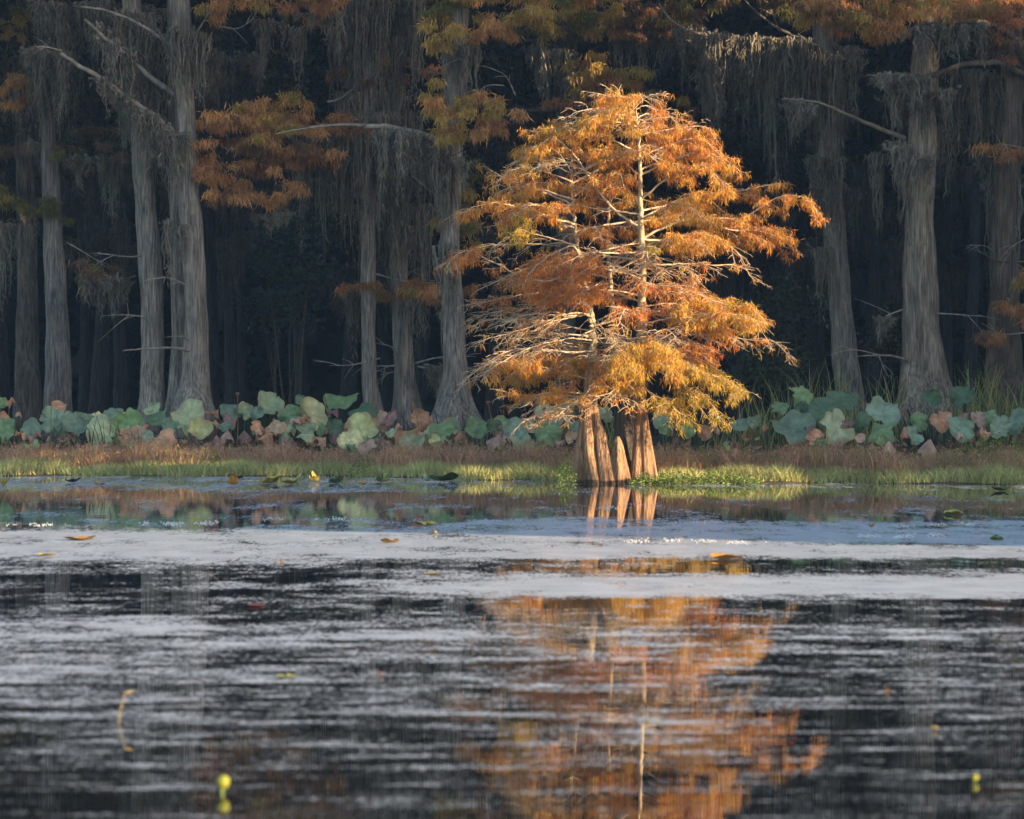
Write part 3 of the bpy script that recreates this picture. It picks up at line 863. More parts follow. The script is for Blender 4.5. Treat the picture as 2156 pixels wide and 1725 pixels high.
def base_stem(name, rows, dd, flutes, seed, amp0=0.13, col=BK_L, lean=0.0):
    """rows: (y, x0, x1) measured in the enlargement of the foot"""
    pr = []
    for y, x0, x1 in rows:
        wide = 6 + 22 * smooth(900, 1540, y)
        a, b = HP(*C8(x0 - wide, y), dd), HP(*C8(x1 + wide, y), dd)
        pr.append((a[2], (a[0] + b[0]) / 2, (b[0] - a[0]) / 2))
    pr.sort()
    z, x, r = map(np.array, zip(*pr))
    zz = np.linspace(z[0] - 0.25, z[-1], 60)
    xx, rr = np.interp(zz, z, x), np.interp(zz, z, r)
    k = np.ones(7) / 7
    pad = lambda a: np.convolve(np.pad(a, 3, 'edge'), k, 'valid')
    xx, rr = pad(xx), pad(rr)
    cen = np.stack([xx, np.full_like(xx, HD + dd) + lean * zz, zz], 1)
    amp = 0.08 + 1.5 * amp0 * np.exp(-np.maximum(zz, 0) / 1.3)
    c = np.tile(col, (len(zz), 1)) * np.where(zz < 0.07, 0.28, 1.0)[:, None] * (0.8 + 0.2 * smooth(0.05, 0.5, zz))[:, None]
    m = MB()
    trunk_loft(m, cen, rr, c, flutes, amp, 44, seed)
    return m


# left trunk runs up into the leaning left stem
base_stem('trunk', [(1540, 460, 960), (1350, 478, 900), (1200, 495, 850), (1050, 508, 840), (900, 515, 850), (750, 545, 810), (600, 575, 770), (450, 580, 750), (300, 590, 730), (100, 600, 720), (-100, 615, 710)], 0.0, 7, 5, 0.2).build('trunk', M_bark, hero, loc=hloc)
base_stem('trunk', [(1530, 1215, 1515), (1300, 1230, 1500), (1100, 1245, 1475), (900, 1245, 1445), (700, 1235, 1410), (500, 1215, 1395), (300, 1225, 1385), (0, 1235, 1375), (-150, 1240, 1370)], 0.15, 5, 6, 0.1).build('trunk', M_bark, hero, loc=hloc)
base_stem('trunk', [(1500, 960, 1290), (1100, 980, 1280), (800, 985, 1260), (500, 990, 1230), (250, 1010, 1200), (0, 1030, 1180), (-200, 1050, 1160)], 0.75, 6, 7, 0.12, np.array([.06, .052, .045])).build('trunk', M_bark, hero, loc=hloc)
for rows, dd, fl, lean in (([(1545, 790, 1060), (1350, 780, 985), (1200, 770, 940), (1050, 755, 900), (900, 745, 860), (800, 740, 830), (700, 720, 790), (620, 715, 750)], -.36, 5, .14),
                         ([(1545, 640, 850), (1300, 600, 765), (1100, 585, 715), (900, 585, 695), (700, 590, 675), (450, 600, 665)], -.33, 3, .12),
                         ([(1545, 450, 650), (1300, 478, 620), (1100, 498, 605), (900, 518, 605), (700, 548, 625)], -.12, 3, .04),
                         ([(1530, 1212, 1345), (1300, 1232, 1335), (1050, 1252, 1322), (850, 1258, 1312), (700, 1265, 1300)], -.0, 3, .06),
                         ([(1530, 1345, 1520), (1200, 1345, 1485), (900, 1335, 1445), (600, 1325, 1402)], .02, 4, .03)):
    base_stem('buttress', rows, dd, fl, 20 + fl, .14, BK_L, lean).build('buttress', M_bark, hero, loc=hloc)
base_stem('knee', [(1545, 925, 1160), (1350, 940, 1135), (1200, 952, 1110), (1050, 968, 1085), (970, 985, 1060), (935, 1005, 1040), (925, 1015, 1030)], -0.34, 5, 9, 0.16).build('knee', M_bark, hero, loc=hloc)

# stems above the foot
STEM = np.array([0.42, 0.33, 0.21])
main_pts = [HP(*C8(1300, -100), .15)] + [HP(*K(x, y), .15 - .1 * k) for k, (x, y) in enumerate([(1118, 1400), (1118, 1290), (1122, 1150), (1128, 1000), (1122, 900), (1113, 700), (1112, 500), (1100, 300), (1085, 190), (1062, 140)])]
left_pts = [HP(*C8(660, -50), .0)] + [HP(*K(x, y), .05) for (x, y) in [(872, 1450), (860, 1250), (805, 1000), (790, 880), (770, 700), (762, 560), (765, 450)]]
back_pts = [HP(*C8(1100, -100), .75)] + [HP(*K(x, y), .9) for (x, y) in [(1010, 1500), (975, 1250), (958, 1050), (950, 800), (960, 600), (962, 520)]]
stems = []
for pts, r0, r1 in ((main_pts, 0.10, 0.012), (left_pts, 0.085, 0.011), (back_pts, 0.065, 0.012)):
    m = MB()
    s = spline(pts, 70)
    t = np.linspace(0, 1, 70)
    r = r0 * (1 - t) + r1 * t
    s = s + rng.normal(size=s.shape) * 0.008
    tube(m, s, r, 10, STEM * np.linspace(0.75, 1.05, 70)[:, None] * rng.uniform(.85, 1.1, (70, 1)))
    m.build('stem', M_twig, hero, loc=hloc)
    stems.append(s)

# foliage map: where leaves still hang (enlargement box, palette, density)
RU, OR, GO, YE, OL, RE = 'rust', 'orange', 'gold', 'yellow', 'olive', 'red'
BLOBS = [((880, 105, 1110, 250), (OR, GO, OR), 1.0), ((1150, 170, 1240, 280), (OR, RU), .5), ((440, 255, 760, 470), (GO, OR, GO, RU), 1.0), ((740, 245, 1120, 470), (GO, OR, RU, GO), .95), ((1090, 275, 1520, 470), (OR, RU, GO, RU), .85),
         ((1180, 410, 1660, 640), (OR, GO, RU), .95), ((200, 495, 580, 660), (RU, OR, GO), .55), ((500, 540, 920, 780), (OR, RU, GO), .95), ((160, 645, 520, 810), (RU, OR, GO), .8), ((850, 440, 1120, 720), (RU, OR, GO), .85),
         ((1110, 560, 1680, 930), (OR, RU, GO, GO), 1.0), ((1560, 570, 2045, 960), (OR, RU, GO, OR), 1.0), ((400, 735, 580, 880), (YE, GO, OL), .8), ((780, 740, 1110, 900), (RU, OR), .75), ((500, 910, 930, 1220), (RE, OR, OR, RU), 1.0),
         ((125, 860, 300, 1010), (RE, OR), .8), ((140, 1000, 560, 1200), (OR, RU), .35), ((1130, 830, 1250, 940), (YE, OL), .7), ((900, 1080, 1280, 1300), (OR, RE), .4), ((1270, 1150, 1760, 1350), (OR, GO, YE, OR), 1.0),
         ((1200, 1060, 1500, 1200), (RU, OR), .25), ((1310, 1360, 1620, 1510), (OR, RE), .4), ((340, 1460, 960, 1680), (OR, GO, OR), .72), ((940, 1400, 1340, 1680), (GO, YE, OR, GO), 1.0), ((1080, 1500, 1640, 1760), (YE, GO, OL, GO), 1.0), ((1180, 1640, 1590, 1860), (YE, GO, OL), .7), ((560, 1560, 880, 1700), (GO, OR), .4)]
BW = []
for (x0, y0, x1, y1), pal, de in BLOBS:
    a, b = HP(*K(x0, y1)), HP(*K(x1, y0))
    BW.append((a[0], a[2], b[0], b[2], [np.array(ORANGE[c]) for c in pal], de))


def leafiness(p):
    best, pal = 0.045, BW[7][4]
    for (x0, z0, x1, z1, pl, de) in BW:
        u = (p[0] - (x0 + x1) / 2) / ((x1 - x0) / 2)
        v = (p[2] - (z0 + z1) / 2) / ((z1 - z0) / 2)
        q_ = u * u + v * v
        if q_ < 1.25:
            f = de * .84 * min(1.0, (1.25 - q_) * 2.6)
            if f > best:
                best, pal = f, pl
    return best, pal


leafP, leafC = [], []
mTw = MB()
branches = []


def twig_col():
    return TWIG_PALE * rng.uniform(0.7, 1.12) * np.array([1, rng.uniform(.95, 1.0), rng.uniform(.88, 1)])


def put_leaves(pts, k):
    for p in pts[rng.integers(0, len(pts), k)]:
        f, pal = leafiness(p)
        if rng.random() < f:
            leafP.append(p)
            leafC.append(pal[rng.integers(0, len(pal))] * rng.uniform(.8, 1.2))


def grow(s, r0, r1, level, length, spacing, start=0.2):
    """side shoots along a branch, flat and slightly drooping as in cypress"""
    seg = np.linalg.norm(np.diff(s, axis=0), axis=1)
    L_ = seg.sum()
    m = int(L_ * (1 - start) / spacing)
    cum = np.concatenate([[0], np.cumsum(seg)])
    side = 1
    for k in range(m):
        u = start + (1 - start) * (k + rng.random()) / max(1, m)
        q_ = u * L_
        i = min(len(s) - 2, int(np.searchsorted(cum, q_)) - 1)
        i = max(i, 0)
        p = s[i] + (s[i + 1] - s[i]) * np.clip((q_ - cum[i]) / max(seg[i], 1e-6), 0, 1)
        t = unit(s[min(i + 1, len(s) - 1)] - s[max(i - 1, 0)])
        lat = unit(np.cross(t, [0, 0, 1]))
        side = -side
        ang = rng.uniform(0.45, 1.15)
        d = t * math.cos(ang) + lat * math.sin(ang) * side
        d = d + np.array([0, 0, rng.uniform(-0.25, 0.3)]) + rng.normal(size=3) * 0.14
        d = unit(d)
        ln = length * (1.15 - 0.75 * u) * rng.uniform(0.5, 1.25)
        n_ = 6 if level == 1 else 4
        tt = np.linspace(0, 1, n_)[:, None]
        pts = p + d * tt * ln + np.array([0, 0, -0.22]) * tt ** 2 * ln + np.cumsum(rng.normal(size=(n_, 3)) * ln * 0.035, 0) * (tt > 0)
        rr = (r0 * (1 - u) + r1 * u) * 0.6
        tube(mTw, pts, np.linspace(max(rr, .007), .0035, n_), 3, twig_col())
        if level == 1:
            grow(pts, max(rr, .006), .004, 2, max(0.16, ln * 0.45), 0.085, 0.2)
            put_leaves(pts[2:], 3)
        else:
            put_leaves(pts[1:], 2)


def main_branch(pts, r0, r1=0.006, sp=0.105, length=0.75, start=0.22):
    r0 = r0 * 0.75
    sp = sp * (0.72 if 1.2 < pts[-1][2] < 3.6 else 1.0)
    s = spline(pts, 9 * len(pts))
    n_ = len(s)
    s = s + np.cumsum(rng.normal(size=s.shape) * 0.006, 0)
    m = MB()
    tube(m, s, np.linspace(r0, r1, n_), 6, TWIG_PALE * rng.uniform(.9, 1.15))
    m.build('branch', M_twig, hero, loc=hloc)
    grow(s, r0 * .6, r1, 1, length, sp, start)
    put_leaves(s[n_ // 3:], 10)


def KB(pts, d0, d1):
    n_ = len(pts)
    return [HP(*K(x, y), d0 + (d1 - d0) * i / (n_ - 1)) for i, (x, y) in enumerate(pts)]


# limbs traced as they stand: path, depth at root and tip, root radius
LIMBS = [([(1112, 800), (990, 712), (905, 612), (860, 530), (790, 440), (720, 372), (640, 312), (560, 300)], -.1, -.9, .038),
         ([(860, 530), (750, 485), (640, 480), (560, 500), (530, 545)], -.5, -1.2, .022),
         ([(780, 790), (740, 780), (650, 755), (560, 715), (450, 690), (350, 675), (260, 700), (185, 745)], 0, -.9, .03),
         ([(770, 690), (680, 650), (580, 600), (500, 570), (400, 530), (330, 490)], 0, .9, .026),
         ([(795, 900), (720, 880), (620, 885), (450, 885), (300, 900), (180, 950)], 0, .6, .026),
         ([(805, 1000), (650, 1080), (510, 1060), (400, 1000), (300, 950), (240, 920), (175, 945), (130, 1000)], 0, -1.3, .028),
         ([(1118, 530), (1180, 515), (1250, 490), (1350, 450), (1440, 425), (1560, 460), (1620, 510)], 0, -.8, .034),
         ([(1110, 460), (1150, 430), (1200, 390), (1290, 340), (1380, 320)], 0, .8, .022),
         ([(1130, 980), (1170, 940), (1240, 890), (1320, 850), (1430, 840), (1540, 880), (1640, 960)], 0, -1.0, .028),
         ([(1130, 1005), (1300, 995), (1500, 1000), (1640, 1015), (1690, 1070), (1725, 1095)], 0, .5, .03),
         ([(1122, 860), (1280, 790), (1440, 755), (1560, 755), (1660, 745), (1790, 660), (1900, 630), (1990, 660), (2035, 740)], 0, -.7, .036),
         ([(1440, 755), (1580, 820), (1700, 825), (1820, 850), (1900, 900)], -.3, .3, .022),
         ([(1115, 760), (1260, 690), (1420, 640), (1600, 620), (1740, 600), (1840, 590)], 0, .8, .03),
         ([(1128, 1100), (1300, 1105), (1420, 1140), (1560, 1190), (1680, 1210), (1750, 1270)], 0, -.8, .03),
         ([(1120, 1420), (1260, 1380), (1400, 1345), (1560, 1350), (1700, 1380), (1800, 1390), (1880, 1480)], 0, -.6, .03),
         ([(865, 1260), (760, 1240), (600, 1300), (450, 1350), (350, 1370), (270, 1410)], 0, -1.0, .03),
         ([(872, 1430), (760, 1440), (640, 1432), (450, 1440), (290, 1520), (190, 1600)], 0, -1.2, .03),
         ([(850, 1200), (700, 1190), (600, 1210), (400, 1235), (210, 1290)], 0, .6, .026),
         ([(870, 1580), (760, 1560), (600, 1520), (450, 1500), (360, 1500)], 0, -1.0, .024),
         ([(870, 1650), (700, 1640), (560, 1660), (420, 1640)], 0, -.6, .026),
         ([(860, 1690), (720, 1660), (600, 1700), (480, 1730)], 0, .5, .022), ([(865, 1720), (740, 1700), (620, 1740), (500, 1800)], 0, -.8, .022), ([(860, 1760), (700, 1780), (560, 1790)], 0, -.3, .02), ([(865, 1380), (720, 1380), (560, 1420), (400, 1490), (300, 1560)], 0, -1.4, .022), ([(855, 1240), (700, 1270), (520, 1290), (330, 1300), (230, 1340)], 0, -.6, .024), ([(850, 1150), (700, 1120), (480, 1140), (240, 1180)], 0, -.4, .024),
         ([(1100, 295), (1040, 265), (950, 258), (850, 265), (780, 295)], 0, -.5, .02),
         ([(1100, 310), (1200, 320), (1350, 290), (1460, 300), (1510, 360)], 0, -.4, .02),
         ([(1085, 190), (1000, 135), (940, 122), (905, 130)], 0, -.2, .012),
         ([(1090, 200), (1150, 178), (1200, 200), (1222, 265)], 0, .2, .012),
         ([(1095, 250), (1000, 200), (930, 195), (890, 215)], 0, .1, .012),
         ([(1118, 1440), (1200, 1470), (1340, 1520), (1480, 1560), (1600, 1600), (1640, 1650)], 0, -1.0, .03),
         ([(1118, 1500), (1250, 1560), (1400, 1640), (1480, 1720), (1520, 1800)], 0, -.7, .026),
         ([(1118, 1420), (1060, 1440), (1000, 1480), (960, 1560)], 0, -1.2, .022),
         ([(1118, 1300), (1250, 1260), (1400, 1240), (1550, 1240), (1700, 1270), (1745, 1330)], 0, -1.3, .028),
         ([(960, 1010), (1060, 960), (1180, 990), (1300, 1040), (1420, 1060)], .5, -1.2, .026),
         ([(820, 960), (960, 1000), (1060, 1050), (1120, 1100)], 0, -1.4, .024),
         ([(800, 960), (760, 900), (640, 940), (560, 1000), (520, 1100)], 0, -1.3, .024),
         ([(850, 1180), (880, 1300), (960, 1340), (1000, 1420)], 0, -1.5, .02),
         ([(765, 520), (700, 430), (600, 400), (500, 420)], 0, .6, .018),
         ([(962, 600), (900, 520), (820, 430), (760, 350)], .8, .6, .02)]
for pts, d0, d1, r0 in LIMBS:
    main_branch(KB(pts, d0, d1), r0)

for pts, d0, d1, r0 in [([(870, 1540), (930, 1600), (1000, 1650), (1090, 1690)], -.1, -1.0, .02), ([(1118, 1540), (1050, 1600), (960, 1640), (880, 1660)], 0, -1.1, .02), ([(870, 1600), (830, 1660), (760, 1700), (690, 1760)], -.1, -1.1, .02), ([(1118, 1600), (1180, 1660), (1260, 1700), (1330, 1760)], 0, -1.0, .02)]:
    main_branch(KB(pts, d0, d1), r0)
# limbs growing towards and away from the viewer fill the crown
ENV = np.array([(120, 920, 1200), (280, 480, 1500), (450, 440, 1630), (560, 230, 1690), (650, 210, 1900), (750, 190, 2000), (900, 160, 1860), (1000, 150, 1700), (1150, 180, 1640), (1250, 220, 1740), (1400, 290, 1800), (1500, 240, 1680), (1600, 270, 1620), (1700, 430, 1600)], float)
for k in range(88):
    y = 160 + (1690 - 160) * ((k + rng.random()) / 88) ** 0.9
    x0, x1 = np.interp(y, ENV[:, 0], ENV[:, 1]), np.interp(y, ENV[:, 0], ENV[:, 2])
    st = stems[0] if (y < 480 or rng.random() < 0.5) else (stems[1] if rng.random() < .65 else stems[2])
    z = HP(*K(0, y))[2]
    i = int(np.argmin(abs(st[:, 2] - z)))
    p = st[i]
    xl, xr = HP(*K(x0, y))[0], HP(*K(x1, y))[0]
    a = k * 2.399 + rng.uniform(-.4, .4)
    ca, sa = math.cos(a), math.sin(a)
    reach = (xr - p[0]) if ca > 0 else (p[0] - xl)
    depth = 0.42 * (xr - xl)
    L_ = 0.88 * math.hypot(ca * reach, sa * depth) * rng.uniform(.75, 1.0)
    L_ = max(.5, min(L_, 3.6))
    up = rng.uniform(-.05, .3) + (0.25 if y < 700 else 0)
    dv = unit(np.array([ca * abs(reach), sa * depth, 0]))
    pts = [p, p + dv * L_ * .35 + [0, 0, up * L_ * .35], p + dv * L_ * .7 + [0, 0, up * L_ * .5], p + dv * L_ + [0, 0, up * L_ * .35 - .12 * L_]]
    main_branch(pts, 0.012 + 0.007 * L_, sp=0.12, length=.65)

mTw.build('twigs', M_twig, hero, loc=hloc)
mLf = MB()
leafP, leafC = np.array(leafP), np.array(leafC)
print('LEAF POINTS', len(leafP))
droop_leaves(mLf, leafP, leafC, 11, (0.05, 0.17), (0.008, 0.017), 0.035, 0.9)
mLf.build('foliage', M_needle, hero, False, loc=hloc)

# ------------------------------------------------------------------ lotus bed
def crop_pt(k, x, y):
    ox = {5: 0, 6: 600, 7: 1100, 8: 1482}[k]
    return (ox + x * 0.32468) / 1.01206, (760 + y * 0.32468) / 1.01206


LC = dict(G=[(.14, .23, .085), (.11, .19, .08)], B=[(.155, .225, .145), (.125, .195, .125)], P=[(.28, .32, .17), (.22, .28, .14)], Y=[(.45, .41, .18), (.35, .35, .13)], O=[(.40, .20, .10), (.34, .16, .075)],
          R=[(.21, .11, .09), (.17, .09, .075)], D=[(.065, .12, .06), (.055, .11, .055)], K=[(.34, .21, .15), (.30, .2, .12)])
WORDS = dict(G='green', B='blue-green', P='pale green', Y='yellowing', O='dead orange', R='withered brown', D='dark green', K='faded pinkish')


def lotus_leaf(px, py, wpx, hpx, typ, form, d, seed):
    r_ = np.random.default_rng(seed)
    c = P(px, py, d)
    R = wpx * d / FPX / 2 * (1.16 if px < 1300 else 1.06)
    asp = min(1.0, max(0.3, hpx / wpx))
    nr, na = 9, 80
    rr = np.linspace(0, 1, nr)
    th = np.arange(na) * 2 * np.pi / na
    RR, TH = np.meshgrid(rr, th, indexing='ij')
    ph = r_.uniform(0, 6.28, 6)
    edge = 1 + 0.09 * np.sin(2 * TH + ph[0]) + 0.06 * np.sin(3 * TH + ph[4]) + 0.05 * np.sin(5 * TH + ph[1]) + 0.03 * np.sin(9 * TH + ph[2])
    tear = 1 - sum(r_.uniform(.1, .4) * np.exp(-((np.angle(np.exp(1j * (TH - r_.uniform(0, 6.28))))) / r_.uniform(.08, .22)) ** 2) for _ in range(int(r_.integers(0, 4)))) * smooth(.4, 1, RR)
    rad = RR * edge * tear * R
    wav = (0.13 * np.sin(3 * TH + ph[3]) + 0.06 * np.sin(5 * TH + ph[4]) + 0.03 * np.sin(11 * TH + ph[5])) * RR ** 2 * R
    x, y = rad * np.cos(TH), rad * np.sin(TH)
    if form == 'bowl':
        z = 0.42 * R * RR ** 1.8 + wav
    elif form == 'tent':      # collapsed round its stalk
        z = -1.15 * R * RR ** 1.3 + 2.0 * wav
        x, y = x * 0.75, y * 0.6
    elif form == 'fold':      # one half bent over the other
        z = 0.2 * R * RR ** 2 + wav * 1.3 - 1.3 * np.maximum(0, y * math.cos(ph[0]) + x * math.sin(ph[0]) - 0.25 * R)
    elif form == 'crumple':
        z = -0.5 * R * RR + 3.6 * wav + 0.12 * R * np.sin(7 * TH + ph[1]) * RR
        x, y = x * .9, y * .8
    elif r_.random() < .45:    # rim drooping
        z = -0.34 * R * RR ** 2.2 + wav * 1.5 - 0.025 * R * np.cos(TH * 13 + 2 * ph[0]) * RR
    else:
        z = 0.22 * R * RR ** 2 + wav * 1.4 + 0.02 * R * np.cos(TH * 13 + 2 * ph[0]) * RR - 0.9 * np.maximum(0, -y * .8 + x * .6 * math.sin(ph[5]) - 0.5 * R)
    V = np.stack([x, y, z], -1).reshape(-1, 3)
    # tilt: the disc faces the viewer as far as its height/width in view asks for
    if form == 'tent':
        tilt = r_.uniform(-.15, .25)
    elif form == 'crumple':
        tilt = r_.uniform(.2, .7)
    else:
        tilt = math.asin(min(0.97, asp))
    roll = r_.uniform(-.3, .3)
    yaw = r_.uniform(-.35, .35)
    cx, sx = math.cos(tilt), math.sin(tilt)
    Rx = np.array([[1, 0, 0], [0, cx, -sx], [0, sx, cx]])
    Ry = np.array([[math.cos(roll), 0, math.sin(roll)], [0, 1, 0], [-math.sin(roll), 0, math.cos(roll)]])
    Rz = np.array([[math.cos(yaw), -math.sin(yaw), 0], [math.sin(yaw), math.cos(yaw), 0], [0, 0, 1]])
    V = V @ (Rz @ Rx @ Ry).T
    base = np.array(LC[typ][r_.integers(0, 2)]) * r_.uniform(1.15, 1.75)
    base = base * .85 + base.mean() * .15
    vein = 0.94 + 0.34 * np.exp(-(np.sin(TH * 6.5 + ph[0]) / .22) ** 2) * (1 - .5 * RR) * (RR > .05) + 0.12 * np.sin(TH * 2 + ph[2])
    blotch = 1 + 0.18 * np.sin(3 * RR * 3 + TH * 2 + ph[3]) * np.sin(TH + ph[5])
    C = base[None, None, :] * (vein * blotch)[..., None]
    rim = smooth(.78, 1.0, RR + .12 * np.sin(4 * TH + ph[1]))
    rimc = {'G': (.22, .23, .10), 'B': (.19, .24, .15), 'P': (.36, .33, .21), 'Y': (.38, .31, .17), 'O': (.36, .2, .1), 'R': (.2, .1, .06), 'D': (.08, .12, .06), 'K': (.4, .3, .2)}[typ]
    amt = (0.85 if typ in 'PY' else 0.45) * r_.uniform(.5, 1.0)
    C = C * (1 - amt * rim[..., None]) + np.array(rimc) * (amt * rim[..., None])
    if typ in 'GPY' and r_.random() < .5:
        sp = smooth(.75, 1, np.sin(TH * 1 + ph[4]) * RR ** .5)
        C = C * (1 - .7 * sp[..., None]) + np.array((.30, .17, .08)) * (.7 * sp[..., None])
    i = np.arange(nr - 1)[:, None] * na
    j = np.arange(na)[None]
    j2 = (j + 1) % na
    q_ = np.stack([i + j, i + na + j, i + na + j2, i + j2], -1).reshape(-1, 4)
    gz = float(ground_z(c[0], d))
    root = empty('lotus_leaf', (c[0] + r_.uniform(-.06, .06), d + .1, gz), None, 'lotus leaf', 'lotus leaves standing along the bank')
    loc = np.array(root.location)
    m = MB()
    m.add(V + c, C.reshape(-1, 3), q_)
    m.build('leaf_blade', M_lotus, root, loc=loc)
    m = MB()
    att = c + (Rz @ Rx @ Ry) @ np.array([0, 0, -.012])
    n_ = 8
    tt = np.linspace(0, 1, n_)[:, None]
    pts = loc * (1 - tt) + att * tt + np.array([0.05, 0.03, 0]) * np.sin(tt * math.pi) * r_.uniform(-1, 1)
    pts[-1] = att
    tube(m, pts, np.linspace(.011, .007, n_), 5, np.array([.12, .13, .05]) if typ in 'GBPYD' else np.array([.16, .09, .05]))
    m.build('stalk', M_stalk, root, loc=loc)
    return root, c


